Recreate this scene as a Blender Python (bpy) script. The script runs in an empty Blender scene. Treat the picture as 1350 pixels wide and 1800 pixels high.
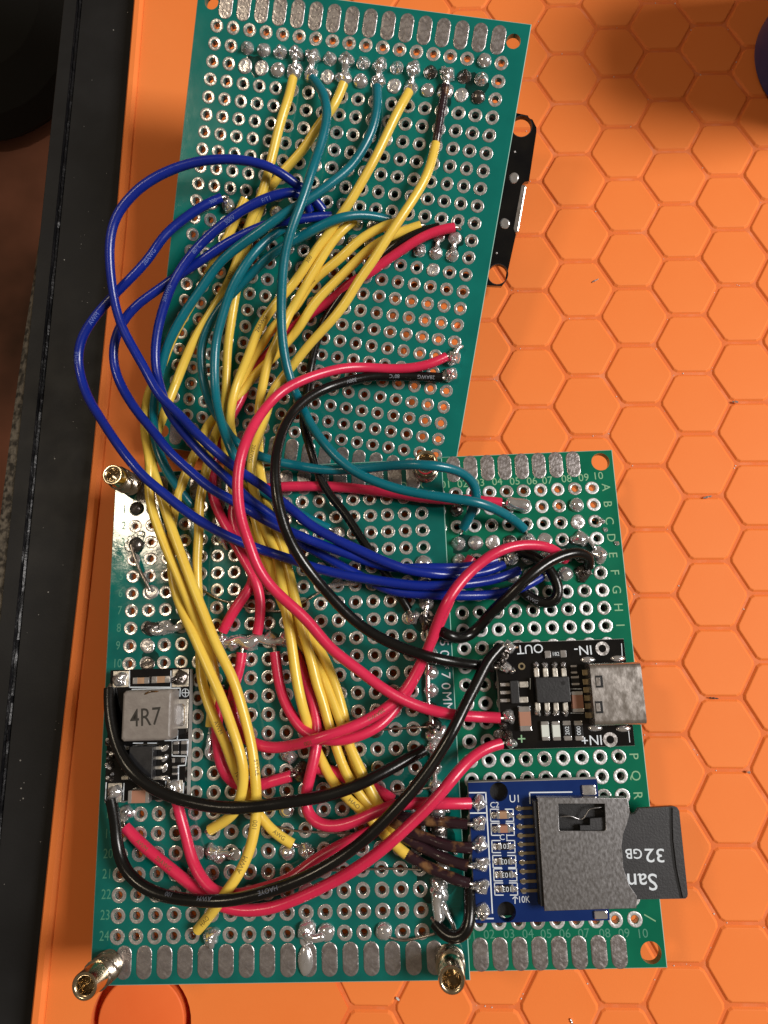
import bpy, bmesh, math, random
from mathutils import Vector, Matrix
random.seed(7)
SC = bpy.context.scene
COL = SC.collection
S = 0.1                      # geometry is written in millimetres; 1 Blender unit = 10 mm

# ---------------------------------------------------------------- camera, world, lamps, exposure
CAM = Vector((0.0, 0.0, 111.623))
RX = Vector((0.999743899, -0.000823882, -0.022615425))
RY = Vector((0.00507677, 0.98203128, 0.1886499))
RZ = Vector((0.02205362, -0.1887164, 0.98178397))
FPX = 1210.2                 # focal length in pixels of the 1350 x 1800 photograph
cd = bpy.data.cameras.new('camera')
cam = bpy.data.objects.new('camera', cd); COL.objects.link(cam)
cam.matrix_world = Matrix(((RX.x, RY.x, RZ.x, CAM.x*S), (RX.y, RY.y, RZ.y, CAM.y*S), (RX.z, RY.z, RZ.z, CAM.z*S), (0, 0, 0, 1)))
cd.sensor_fit = 'VERTICAL'; cd.sensor_height = 36.0; cd.sensor_width = 27.0
cd.lens = FPX/1800*36.0
cd.clip_start = 0.1; cd.clip_end = 500
SC.camera = cam

W = bpy.data.worlds.new('World'); SC.world = W; W.use_nodes = True
W.node_tree.nodes['Background'].inputs[0].default_value = (1.0, 0.78, 0.55, 1)
W.node_tree.nodes['Background'].inputs[1].default_value = 0.125

def area(name, pos, target, sx, sy, power, colour):
    d = bpy.data.lights.new(name, 'AREA'); d.shape = 'RECTANGLE'; d.size = sx*S; d.size_y = sy*S
    d.energy = power; d.color = colour
    o = bpy.data.objects.new(name, d); COL.objects.link(o)
    o.location = Vector(pos)*S
    o.rotation_euler = (Vector(target)-Vector(pos)).to_track_quat('-Z', 'Y').to_euler()
    return o
area('window_lamp', (560, 60, 590), (0, 35, 0), 250, 270, 70000, (1.0, 0.96, 0.92))
area('room_lamp', (-300, 156, 560), (-20, 20, 0), 58, 74, 6500, (1.0, 0.84, 0.62))

SC.view_settings.view_transform = 'Standard'; SC.view_settings.look = 'None'
SC.view_settings.exposure = 0.0; SC.view_settings.gamma = 1.0; SC.view_settings.use_curve_mapping = False
try:
    SC.cycles.max_bounces = 8; SC.cycles.diffuse_bounces = 4
except Exception: pass

# ---------------------------------------------------------------- materials
def M(name, col, rough=0.5, metal=0.0, col2=None, nscale=8.0, bump=0.0, bscale=30.0, coat=0.0, rvar=0.0, mid=(0.35, 0.7), spec=0.5, sss=0.0, aniso=None):
    m = bpy.data.materials.new(name); m.use_nodes = True
    nt = m.node_tree; b = nt.nodes['Principled BSDF']
    b.inputs['Base Color'].default_value = (*col, 1); b.inputs['Roughness'].default_value = rough
    b.inputs['Metallic'].default_value = metal; b.inputs['Coat Weight'].default_value = coat
    b.inputs['Coat Roughness'].default_value = 0.12; b.inputs['Specular IOR Level'].default_value = spec
    if sss:
        b.inputs['Subsurface Weight'].default_value = sss; b.inputs['Subsurface Scale'].default_value = 0.06
        b.inputs['Subsurface Radius'].default_value = (1.0, 0.3, 0.1)
    tc = nt.nodes.new('ShaderNodeTexCoord'); src = tc.outputs['Object']
    if aniso:
        mp = nt.nodes.new('ShaderNodeMapping'); mp.inputs['Scale'].default_value = aniso
        mp.inputs['Rotation'].default_value = (0, 0, 0.7)
        nt.links.new(src, mp.inputs[0]); src = mp.outputs[0]
    if col2 is not None:
        n = nt.nodes.new('ShaderNodeTexNoise'); n.inputs['Scale'].default_value = nscale; n.inputs['Detail'].default_value = 5
        r = nt.nodes.new('ShaderNodeValToRGB')
        r.color_ramp.elements[0].position = mid[0]; r.color_ramp.elements[1].position = mid[1]
        r.color_ramp.elements[0].color = (*col, 1); r.color_ramp.elements[1].color = (*col2, 1)
        nt.links.new(src, n.inputs['Vector']); nt.links.new(n.outputs[0], r.inputs[0])
        nt.links.new(r.outputs[0], b.inputs['Base Color'])
    if rvar:
        n3 = nt.nodes.new('ShaderNodeTexNoise'); n3.inputs['Scale'].default_value = nscale*1.7; n3.inputs['Detail'].default_value = 4
        mr = nt.nodes.new('ShaderNodeMapRange'); mr.inputs['From Min'].default_value = 0.3; mr.inputs['From Max'].default_value = 0.7
        mr.inputs['To Min'].default_value = max(0.03, rough-rvar); mr.inputs['To Max'].default_value = min(1, rough+rvar)
        nt.links.new(src, n3.inputs['Vector']); nt.links.new(n3.outputs[0], mr.inputs['Value']); nt.links.new(mr.outputs[0], b.inputs['Roughness'])
    if bump:
        n2 = nt.nodes.new('ShaderNodeTexNoise'); n2.inputs['Scale'].default_value = bscale; n2.inputs['Detail'].default_value = 4
        bm_ = nt.nodes.new('ShaderNodeBump'); bm_.inputs['Strength'].default_value = bump; bm_.inputs['Distance'].default_value = 0.02
        nt.links.new(src, n2.inputs['Vector']); nt.links.new(n2.outputs[0], bm_.inputs['Height']); nt.links.new(bm_.outputs[0], b.inputs['Normal'])
    return m
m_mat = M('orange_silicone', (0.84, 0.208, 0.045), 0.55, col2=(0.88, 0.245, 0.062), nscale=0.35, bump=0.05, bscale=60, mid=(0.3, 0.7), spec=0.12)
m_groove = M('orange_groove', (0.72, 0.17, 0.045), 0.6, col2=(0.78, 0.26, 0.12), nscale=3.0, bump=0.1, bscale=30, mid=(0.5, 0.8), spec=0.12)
m_boss = M('orange_boss_silicone', (0.80, 0.150, 0.036), 0.5, col2=(0.84, 0.175, 0.045), nscale=0.8, bump=0.05, bscale=60, spec=0.12)
m_desk = M('black_desk', (0.0095, 0.0095, 0.010), 0.55, col2=(0.0135, 0.0135, 0.014), nscale=1.2, bump=0.08, bscale=25, rvar=0.06, spec=0.25)
m_seam = M('black_seam', (0.004, 0.004, 0.005), 0.35, bump=0.6, bscale=12, spec=0.3)
m_leather = M('grained_black_edge', (0.13, 0.11, 0.085), 0.40, col2=(0.02, 0.017, 0.014), nscale=9, bump=1.0, bscale=9, mid=(0.4, 0.6))
m_floor = M('brown_floor', (0.03, 0.02, 0.012), 0.9, col2=(0.42, 0.17, 0.11), nscale=0.05, bump=0.3, bscale=3, mid=(0.42, 0.62))
m_pcbA = M('teal_solder_mask', (0.003, 0.132, 0.112), 0.13, col2=(0.005, 0.168, 0.140), nscale=1.3, bump=0.03, bscale=9, rvar=0.03, spec=0.4)
m_pcbB = M('green_solder_mask_fluxed', (0.002, 0.100, 0.086), 0.11, col2=(0.004, 0.142, 0.118), nscale=1.8, bump=0.13, bscale=5, rvar=0.07, spec=0.6)
m_pcbC = M('green_solder_mask', (0.003, 0.122, 0.068), 0.14, col2=(0.005, 0.16, 0.088), nscale=1.5, bump=0.04, bscale=9, rvar=0.04, spec=0.4)
m_fr4 = M('board_edge', (0.26, 0.46, 0.40), 0.5)  # pale tone also paints the rim highlight on the chamfered top edge
m_tin = M('tinned_pad', (0.78, 0.75, 0.74), 0.28, 0.78, col2=(0.54, 0.51, 0.50), nscale=14, bump=0.18, bscale=26, rvar=0.12)
m_tinw = M('tinned_pad_bright', (0.80, 0.76, 0.68), 0.32, 0.75, col2=(0.66, 0.61, 0.54), nscale=10, bump=0.12, bscale=20, rvar=0.1)
m_slot = M('tinned_strip_pad', (0.50, 0.465, 0.46), 0.32, 0.85, col2=(0.36, 0.33, 0.33), nscale=9, bump=0.28, bscale=24, rvar=0.14, mid=(0.4, 0.65))
m_sold = M('solder', (0.93, 0.92, 0.93), 0.14, 0.85, col2=(0.74, 0.73, 0.74), nscale=6, bump=0.35, bscale=9, rvar=0.1)
m_dull = M('dull_solder', (0.80, 0.78, 0.78), 0.28, 0.8, col2=(0.46, 0.44, 0.44), nscale=10, bump=0.7, bscale=16, rvar=0.15)
m_burn = M('scorched_solder', (0.16, 0.14, 0.13), 0.25, 0.9, col2=(0.45, 0.42, 0.40), nscale=7, bump=0.9, bscale=9, mid=(0.5, 0.75))
m_flux = M('amber_flux', (0.035, 0.016, 0.006), 0.12, 0.0, col2=(0.18, 0.08, 0.02), nscale=8, bump=0.8, bscale=9, coat=0.8)
m_blk = M('black_component', (0.012, 0.012, 0.014), 0.40, col2=(0.020, 0.020, 0.022), nscale=10, bump=0.12, bscale=40)
m_bpcb = M('black_solder_mask', (0.005, 0.005, 0.006), 0.11, col2=(0.010, 0.009, 0.008), nscale=3, bump=0.06, bscale=10, rvar=0.04, spec=0.35)
m_blue = M('blue_solder_mask', (0.005, 0.020, 0.110), 0.15, col2=(0.008, 0.028, 0.135), nscale=2, bump=0.05, bscale=10, rvar=0.04, spec=0.4)
m_tinc = M('tinned_pad_pale', (0.80, 0.79, 0.80), 0.36, 0.6, col2=(0.58, 0.57, 0.58), nscale=22, bump=0.2, bscale=34, rvar=0.1)
m_edge = M('grey_board_edge', (0.34, 0.33, 0.31), 0.7, col2=(0.24, 0.23, 0.22), nscale=6)
m_steel = M('brushed_steel', (0.34, 0.335, 0.345), 0.33, 0.95, col2=(0.38, 0.375, 0.385), nscale=12, bump=0.035, bscale=40, rvar=0.07, aniso=(1.6, 0.9, 1))
m_usb = M('usb_steel', (0.58, 0.54, 0.51), 0.25, 0.92, col2=(0.63, 0.59, 0.56), nscale=6, bump=0.025, bscale=30, rvar=0.07, aniso=(1.6, 0.9, 1))
m_ind = M('grey_ferrite', (0.19, 0.165, 0.15), 0.38, col2=(0.235, 0.21, 0.19), nscale=7, bump=0.2, bscale=20, spec=0.6)
m_tan = M('ceramic_tan', (0.40, 0.24, 0.14), 0.45, col2=(0.33, 0.19, 0.11), nscale=8)
m_pink = M('ceramic_brown', (0.36, 0.17, 0.11), 0.45)
m_res = M('resistor_black', (0.012, 0.012, 0.013), 0.3)
m_silk = M('white_silkscreen', (0.66, 0.72, 0.78), 0.6)
m_silkY = M('pale_green_silkscreen', (0.22, 0.42, 0.24), 0.55)
m_silkY2 = M('faint_silkscreen', (0.06, 0.24, 0.16), 0.55)
m_silkN = M('soft_silkscreen', (0.06, 0.24, 0.17), 0.55)
m_ink = M('black_ink', (0.025, 0.022, 0.018), 0.6)
m_inkW = M('white_ink', (0.62, 0.66, 0.78), 0.5)
m_inkB = M('pale_blue_ink', (0.13, 0.19, 0.50), 0.5)
m_inkK = M('brown_ink', (0.14, 0.085, 0.02), 0.5)
m_inkL = M('dim_white_ink', (0.26, 0.28, 0.32), 0.5)
m_inkG = M('grey_ink', (0.12, 0.13, 0.16), 0.5)
m_card = M('card_black', (0.019, 0.019, 0.022), 0.48, col2=(0.026, 0.026, 0.029), nscale=8, bump=0.15, bscale=40)
m_brass = M('nickel_brass', (0.72, 0.60, 0.42), 0.20, 1.0, col2=(0.60, 0.50, 0.36), nscale=5, bump=0.06, bscale=9, rvar=0.06)
m_brassD = M('tarnished_brass', (0.40, 0.34, 0.27), 0.26, 1.0, col2=(0.6, 0.54, 0.44), nscale=6, bump=0.3, bscale=9)
m_gold = M('gold_contact', (0.46, 0.37, 0.22), 0.34, 1.0, col2=(0.3, 0.24, 0.15), nscale=6)
m_led = M('led_resin', (0.62, 0.66, 0.62), 0.35)
m_navy = M('navy_plastic', (0.022, 0.050, 0.20), 0.4, col2=(0.027, 0.058, 0.22), nscale=3, bump=0.08, bscale=20)
m_bare = M('bare_copper_tinned', (0.60, 0.55, 0.50), 0.28, 1.0, col2=(0.42, 0.36, 0.32), nscale=6, bump=0.2)
m_bag = M('black_cloth', (0.006, 0.006, 0.005), 0.9, bump=0.4, bscale=2)
m_dust = M('grey_dust', (0.22, 0.21, 0.19), 0.9)
m_stain = M('dark_flux_stain', (0.0012, 0.016, 0.013), 0.10, col2=(0.0015, 0.06, 0.048), nscale=4, bump=0.5, bscale=6, rvar=0.07, spec=0.6)
def MW(name, c, c2, rough=0.27, spec=0.5): return M(name, c, rough, col2=c2, nscale=2.2, bump=0.07, bscale=26, rvar=0.05, mid=(0.3, 0.75), spec=spec)
WM = {'y': MW('yellow_pvc', (0.82, 0.58, 0.085), (0.76, 0.50, 0.065)), 'b': MW('blue_pvc', (0.003, 0.015, 0.20), (0.005, 0.020, 0.26)),
      't': MW('teal_pvc', (0.001, 0.118, 0.158), (0.002, 0.145, 0.195)), 'r': MW('red_pvc', (0.60, 0.020, 0.068), (0.68, 0.028, 0.088)),
      'k': MW('black_pvc', (0.004, 0.004, 0.004), (0.006, 0.0055, 0.005), 0.24, 0.45),
      'x': M('scorched_pvc', (0.024, 0.010, 0.014), 0.20, col2=(0.26, 0.13, 0.05), nscale=4, bump=0.35, bscale=9, mid=(0.55, 0.70))}

# ---------------------------------------------------------------- mesh helpers
class MB:
    """collects vertices and faces (millimetres) for ONE mesh"""
    def __init__(s): s.v = []; s.f = []
    def add(s, vs, fs):
        b = len(s.v); s.v += [tuple(p) for p in vs]; s.f += [tuple(b+i for i in q) for q in fs]; return s
    def box(s, x0, x1, y0, y1, z0, z1, ch=0.0):
        if x0 > x1: x0, x1 = x1, x0
        if y0 > y1: y0, y1 = y1, y0
        if ch <= 0:
            return s.add([(x0,y0,z0),(x1,y0,z0),(x1,y1,z0),(x0,y1,z0),(x0,y0,z1),(x1,y0,z1),(x1,y1,z1),(x0,y1,z1)],
                         [(3,2,1,0),(4,5,6,7),(0,1,5,4),(1,2,6,5),(2,3,7,6),(3,0,4,7)])
        o = [(x0+ch,y0),(x1-ch,y0),(x1,y0+ch),(x1,y1-ch),(x1-ch,y1),(x0+ch,y1),(x0,y1-ch),(x0,y0+ch)]
        cx, cy = (x0+x1)/2, (y0+y1)/2
        def ins(p, d): return (p[0]+(d if p[0] < cx else -d), p[1]+(d if p[1] < cy else -d))
        rings = [[(*p, z0) for p in o], [(*p, z1-ch) for p in o], [(*ins(p, ch*0.35), z1-ch*0.3) for p in o], [(*ins(p, ch), z1) for p in o]]
        return s.rings(rings, cap0=True, cap1=True)
    def rings(s, rings, cap0=False, cap1=False, closed=True):
        b = len(s.v); n = len(rings[0])
        for r in rings: s.v += [tuple(p) for p in r]
        for i in range(len(rings)-1):
            for j in range(n if closed else n-1):
                a = b+i*n+j; c = b+i*n+(j+1) % n
                s.f.append((a, c, c+n, a+n))
        if cap0: s.f.append(tuple(b+j for j in reversed(range(n))))
        if cap1: s.f.append(tuple(b+(len(rings)-1)*n+j for j in range(n)))
        return s
    def lathe(s, prof, n=16, c=(0, 0, 0), closed=False, wob=0.0, rnd=random):
        rings = []
        for i, (r, z) in enumerate(prof):
            rings.append([(c[0]+r*(1+(rnd.uniform(-wob, wob) if wob else 0))*math.cos(2*math.pi*j/n),
                           c[1]+r*(1+(rnd.uniform(-wob, wob) if wob else 0))*math.sin(2*math.pi*j/n), c[2]+z) for j in range(n)])
        if closed: rings.append(rings[0])
        return s.rings(rings)
    def prism(s, pts, z0, z1, ch=0.0):
        a = sum(pts[i][0]*pts[(i+1) % len(pts)][1]-pts[(i+1) % len(pts)][0]*pts[i][1] for i in range(len(pts)))
        if a < 0: pts = pts[::-1]
        if not ch: return s.rings([[(*p, z0) for p in pts], [(*p, z1) for p in pts]], True, True)
        cx = sum(p[0] for p in pts)/len(pts); cy = sum(p[1] for p in pts)/len(pts)
        def ins(p, d):
            l = math.hypot(p[0]-cx, p[1]-cy) or 1
            return (p[0]-(p[0]-cx)/l*d, p[1]-(p[1]-cy)/l*d)
        return s.rings([[(*p, z0) for p in pts], [(*p, z1-ch) for p in pts], [(*ins(p, ch*0.3), z1-ch*0.28) for p in pts], [(*ins(p, ch), z1) for p in pts]], True, True)
    def tube(s, P, r, n=12, cap=True, r_end=None):
        """P: list of Vectors (densely sampled)"""
        t0 = (P[1]-P[0]).normalized(); u = t0.orthogonal().normalized(); rings = []
        for i, p in enumerate(P):
            t = (P[min(i+1, len(P)-1)]-P[max(i-1, 0)]).normalized()
            u = (u-t*u.dot(t)).normalized(); w = t.cross(u)
            rr = r if not callable(r) else r(i/(len(P)-1))
            rings.append([p+(u*math.cos(2*math.pi*j/n)+w*math.sin(2*math.pi*j/n))*rr for j in range(n)])
        return s.rings(rings, cap, cap)
    def mesh(s, name, mats, smooth=40, fm=None):
        me = bpy.data.meshes.new(name)
        me.from_pydata([(a*S, b*S, c*S) for a, b, c in s.v], [], s.f)
        for m in (mats if isinstance(mats, (list, tuple)) else [mats]): me.materials.append(m)
        if fm: me.polygons.foreach_set('material_index', fm)
        if smooth:
            me.polygons.foreach_set('use_smooth', [True]*len(me.polygons)); me.set_sharp_from_angle(angle=math.radians(smooth))
        me.update(); return me
def link(name, data, parent=None, loc=(0, 0, 0)):
    o = bpy.data.objects.new(name, data); COL.objects.link(o); o.location = Vector(loc)*S
    if parent: o.parent = parent
    return o
def obj(name, mb, mat, parent=None, loc=(0, 0, 0), smooth=15, fm=None): return link(name, mb.mesh(name, mat, smooth, fm), parent, loc)
def tag(o, label=None, cat=None, group=None, kind=None):
    if label: o['label'] = label
    if cat: o['category'] = cat
    if group: o['group'] = group
    if kind: o['kind'] = kind
    return o
def plate_mesh(name, outer, holes, z0, z1, mat, bev=0.0):
    """flat plate with holes, through a filled 2-D curve"""
    cu = bpy.data.curves.new(name, 'CURVE'); cu.dimensions = '2D'; cu.fill_mode = 'BOTH'
    cu.extrude = (z1-z0)/2*S-bev*S; cu.bevel_depth = bev*S; cu.bevel_resolution = 1
    for loop in [outer]+holes:
        sp = cu.splines.new('POLY'); sp.points.add(len(loop)-1); sp.use_cyclic_u = True
        for p, q in zip(sp.points, loop): p.co = (q[0]*S, q[1]*S, 0, 1)
    t = bpy.data.objects.new('t', cu); me = bpy.data.meshes.new_from_object(t)
    bpy.data.objects.remove(t); bpy.data.curves.remove(cu)
    for v in me.vertices: v.co.z += (z0+z1)/2*S
    me.materials.clear(); me.materials.append(mat); me.name = name
    return me
def circle(cx, cy, r, n=24): return [(cx+r*math.cos(2*math.pi*i/n), cy+r*math.sin(2*math.pi*i/n)) for i in range(n)]
_tc = {}
def text_data(txt, h, bold=0.0, cuts=0):
    """vertices/faces of a word, height h mm, centred"""
    k = (txt, h, bold, cuts)
    if k in _tc: return _tc[k]
    cu = bpy.data.curves.new('t', 'FONT'); cu.body = txt; cu.size = h*1.40; cu.align_x = 'CENTER'; cu.align_y = 'CENTER'; cu.offset = bold; cu.resolution_u = 3
    t = bpy.data.objects.new('t', cu); me = bpy.data.meshes.new_from_object(t)
    bm_ = bmesh.new(); bm_.from_mesh(me); bmesh.ops.triangulate(bm_, faces=bm_.faces[:])
    if cuts: bmesh.ops.subdivide_edges(bm_, edges=bm_.edges[:], cuts=cuts, use_grid_fill=True)
    bm_.verts.ensure_lookup_table(); bm_.verts.index_update()
    vs = [tuple(v.co) for v in bm_.verts]; fs = [tuple(v.index for v in f.verts) for f in bm_.faces]
    bm_.free(); bpy.data.objects.remove(t); bpy.data.meshes.remove(me); bpy.data.curves.remove(cu)
    _tc[k] = (vs, fs); return vs, fs
def lettering(name, txt, x, y, z, h, rot, mat, parent, bold=0.0, sx=1.0):
    vs, fs = text_data(txt, h, bold); c, s_ = math.cos(math.radians(rot)), math.sin(math.radians(rot))
    return obj(name, MB().add([(x+c*a*sx-s_*b, y+s_*a*sx+c*b, z) for a, b, _ in vs], fs), mat, parent, smooth=0)

# ---------------------------------------------------------------- the three boards' planes and measured positions on them
class Plane:
    def __init__(s, o, x, yd, k=1.0):
        s.o = Vector(o); s.x = Vector(x).normalized(); yv = -Vector(yd); s.y = (yv-s.x*yv.dot(s.x)).normalized(); s.n = s.x.cross(s.y); s.k = k
    def at(s, px, py, h=0.0):            # the world point h mm above this plane seen at a photo position
        d = RX*((px-675)/FPX)-RY*((py-900)/FPX)-RZ
        t = ((s.o+s.n*(h*s.k))-CAM).dot(s.n)/d.dot(s.n)
        return CAM+d*t
    def loc(s, px, py, h=0.0):
        q = s.at(px, py, h)-s.o; return q.dot(s.x)/s.k, q.dot(s.y)/s.k
    def root(s, name, x=0, y=0, h=0):
        o = bpy.data.objects.new(name, None); COL.objects.link(o); o.empty_display_size = 0.3
        p = s.o+(s.x*x+s.y*y+s.n*h)*s.k
        o.matrix_world = Matrix(((s.x.x*s.k, s.y.x*s.k, s.n.x*s.k, p.x*S), (s.x.y*s.k, s.y.y*s.k, s.n.y*s.k, p.y*S), (s.x.z*s.k, s.y.z*s.k, s.n.z*s.k, p.z*S), (0, 0, 0, 1)))
        return o
PA = Plane((-10.6551, 60.5495, 14.9646), (0.98512, -0.17181, -0.00338), (-0.16431, -0.936, -0.31129))
PB = Plane((-17.3248, -8.3571, 11.4702), (0.99896, 0.03497, 0.02926), (0.03422, -0.99908, 0.02578))
PC = Plane((18.4024, -6.7149, 10.6029), (0.99935, 0.03278, 0.01519), (0.03245, -0.99924, 0.0215), 1.006)
GROUND = Plane((0, 0, 0), (1, 0, 0), (0, -1, 0))

# ---------------------------------------------------------------- desk, floor, mat
def structure(o): o['kind'] = 'structure'; return o
fl = structure(obj('floor', MB().box(-3000, 3000, -3000, 3000, -330, -320), m_floor))
DZ = -3.2
dk = MB()
prof = [(-63.0, DZ), (-63.15, DZ-0.5), (-64.0, DZ-0.5), (-64.15, DZ-0.05), (-66.6, DZ-0.05), (-66.9, DZ-0.4)]
ys = (-260, 330)
dk.box(-62.99, 230, ys[0], ys[1], DZ-18, DZ)
structure(obj('desk', dk, m_desk))
sm = MB(); rr = random.Random(3)
N = 190; rings = []
for i in range(N+1):
    y = -75+i*(215/N); j = lambda a: rr.uniform(-a, a)
    rings.append([(-62.992, y, DZ-1.2), (-63.05, y, DZ-0.02+j(.05)), (-63.3+j(.06), y, DZ-0.35+j(.15)), (-63.6+j(.08), y, DZ-0.12+j(.16)), (-63.85+j(.06), y, DZ-0.4+j(.12)), (-64.1, y, DZ-0.03+j(.03)), (-64.15, y, DZ-1.2)])
sm.rings(rings, closed=False)
structure(obj('desk_seam', sm, m_seam))
ed = MB()
ed.rings([[(-64.16, y, DZ-18), (-64.16, y, DZ-0.03), (-66.7, y, DZ-0.05), (-67.0, y, DZ-0.5), (-67.0, y, DZ-18)] for y in ys], True, True)
structure(obj('desk_edge_band', ed, m_desk))
lb = MB()
lb.rings([[(-67.02, y, DZ-18), (-67.02, y, DZ-.75), (-67.05-.45*w, y, DZ-.9), (-67.1-.98*w, y, DZ-1.3), (-67.12-1.25*w, y, DZ-2.4), (-67.14-1.3*w, y, DZ-18)] for y, w in ((-260, 2.4), (-20, 2.4), (20, 2.3), (36, 2.0), (52, 1.5), (66, .8), (80, .2), (96, .05), (330, .05))], True, True)
structure(obj('desk_rough_side', lb, m_leather))

fp = Plane((0, 0, -318), (1, 0, 0), (0, -1, 0)).at(14, 120)
bag = MB().lathe([(.001, 60), (30, 58), (55, 48), (70, 30), (72, 12), (60, -2)], 32, wob=.02, rnd=random.Random(2))
tag(obj('bag', bag, m_bag, None, (fp.x-8, fp.y, fp.z)), 'soft dark rounded bag on the floor beyond the desk edge, upper left', 'bag')
dd = MB(); rq = random.Random(13)
for i in range(46):
    r = rq.choice([.05, .06, .07, .09, .15]); x, y = rq.uniform(-62, -53.6), rq.uniform(-60, 125)
    dd.lathe([(r, DZ+.01), (r*.8, DZ+r*.5), (.001, DZ+r*.6)], 5, (x, y, 0))
tag(obj('desk_dust', dd, m_dust), kind='stuff')
LCS = 10.45*math.sqrt(3)/2; LRS = 10.69864; LSH = -0.17144*math.sqrt(3)/2; HX0, HY0 = 31.8185, 93.0898
def hexc(c, h): return HX0+c*LCS, HY0-h*LRS/2-c*LSH
mat_root = bpy.data.objects.new('soldering_mat', None); COL.objects.link(mat_root); mat_root.location = (0, 0, -0.32)
tag(mat_root, 'orange silicone work mat with a honeycomb of raised hexagons, lying on the black desk', 'mat')
ZM = 3.2                           # child coordinates: mat top is 3.2 above the root
edge = [(-50.5, 150), (-50.9, 123), (-51.0, 74), (-51.9, 22), (-53.3, -23), (-54.0, -54.4), (-54.8, -90)]
outl = edge+[(118, -90), (118, 150)]
GD = 0.30
DCX, DCY = -38.0, -54.2
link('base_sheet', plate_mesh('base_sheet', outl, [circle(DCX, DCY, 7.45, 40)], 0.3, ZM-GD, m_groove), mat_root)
obj('underside', MB().prism(outl, 0.0, .31), m_groove, mat_root, smooth=0)
cs, rs, g = LCS, LRS, 0.42
def hexpoly(gp):
    k = 1-gp/(rs/2)
    P = [(2/3*cs*k, 0), (cs/3*k, rs/2*k), (-cs/3*k, rs/2*k), (-2/3*cs*k, 0), (-cs/3*k, -rs/2*k), (cs/3*k, -rs/2*k)]
    out = []
    for i, p in enumerate(P):           # small corner rounding
        a, b = P[i-1], P[(i+1) % 6]
        out += [(p[0]+(a[0]-p[0])*.07, p[1]+(a[1]-p[1])*.07), (p[0]+(b[0]-p[0])*.07, p[1]+(b[1]-p[1])*.07)]
    return out
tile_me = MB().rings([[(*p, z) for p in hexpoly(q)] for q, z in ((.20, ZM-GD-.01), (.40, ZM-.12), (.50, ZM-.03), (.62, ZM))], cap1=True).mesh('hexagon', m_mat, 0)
rt = random.Random(5)
for c in range(-4, 9):
    for h in range(-9, 33):
        if (c+h) % 2: continue
        x, y = hexc(c, h)
        if not (-66 < y < 134) or x > 58+0.14*(y+60)+14: continue
        o = link('hexagon', tile_me, mat_root, (x, y, rt.uniform(-0.03, 0.03))); o.rotation_euler = (rt.uniform(-.004, .004), rt.uniform(-.004, .004), rt.uniform(-.006, .006))
zig = []
for h in range(-10, 34, 2):
    x, y = hexc(-4, h); zig += [(x-cs/3-.42, y+rs/2), (x-2/3*cs-.42, y)]
zig = [p for p in zig if -88 < p[1] < 148]
fld = [(x+1.9, y) for x, y in edge]
flat = [(fld[0][0], 148)]+[(zig[0][0], 148)]+zig+[(zig[-1][0], -88)]+[(fld[-1][0], -88)]+[p for p in reversed(fld[1:-1])]
pm = plate_mesh('smooth_panel', flat, [circle(DCX, DCY, 7.4, 40)], ZM-GD-0.02, ZM, m_mat)
link('smooth_panel', pm, mat_root)
obj('round_boss', MB().lathe([(6.35, .3), (6.35, ZM-.22), (6.2, ZM-.1), (6.05, ZM-.06), (0.001, ZM-.06)], 48, (DCX, DCY, 0)), m_boss, mat_root)
rimr = []
for x, y in edge: rimr.append([(x-.02, y, 0), (x+.0, y, ZM+.35), (x+.35, y, ZM+.75), (x+1.25, y, ZM+.75), (x+1.75, y, ZM+.3), (x+1.92, y, ZM-.3)])
obj('raised_rim', MB().rings(rimr, closed=False), m_mat, mat_root)

# ---------------------------------------------------------------- perforated boards
TH = 1.2; PITCH = 2.54
def cell(mb, x0, x1, y0, y1, cx, cy, r, n=16):
    ang = [2*math.pi*(i+.5)/n for i in range(n)]
    pts = []
    for a in ang:
        dx, dy = math.cos(a), math.sin(a)
        t = min(((x1-cx)/dx if dx > 0 else (x0-cx)/dx), ((y1-cy)/dy if dy > 0 else (y0-cy)/dy)); pts.append((cx+dx*t, cy+dy*t))
    for z, up in ((0, True), (-TH, False)):
        b = len(mb.v)
        for i, a in enumerate(ang): mb.v.append((cx+r*math.cos(a), cy+r*math.sin(a), z)); mb.v.append((*pts[i], z))
        for i in range(n):
            j = (i+1) % n
            f = [b+2*i, b+2*i+1, b+2*j+1, b+2*j]
            # fill the corner of the rectangle
            p, q = pts[i], pts[j]
            if abs(p[0]-q[0]) > 1e-6 and abs(p[1]-q[1]) > 1e-6:
                cxn = x1 if max(p[0], q[0]) > x1-1e-6 else x0; cyn = y1 if max(p[1], q[1]) > y1-1e-6 else y0
                mb.v.append((cxn, cyn, z)); f = [b+2*i, b+2*i+1, len(mb.v)-1, b+2*j+1, b+2*j]
            mb.f.append(tuple(f) if up else tuple(reversed(f)))
    b = len(mb.v)
    for a in ang: mb.v += [(cx+r*math.cos(a), cy+r*math.sin(a), 0), (cx+r*math.cos(a), cy+r*math.sin(a), -TH)]
    for i in range(n):
        j = (i+1) % n; mb.f.append((b+2*i, b+2*j, b+2*j+1, b+2*i+1))
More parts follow.
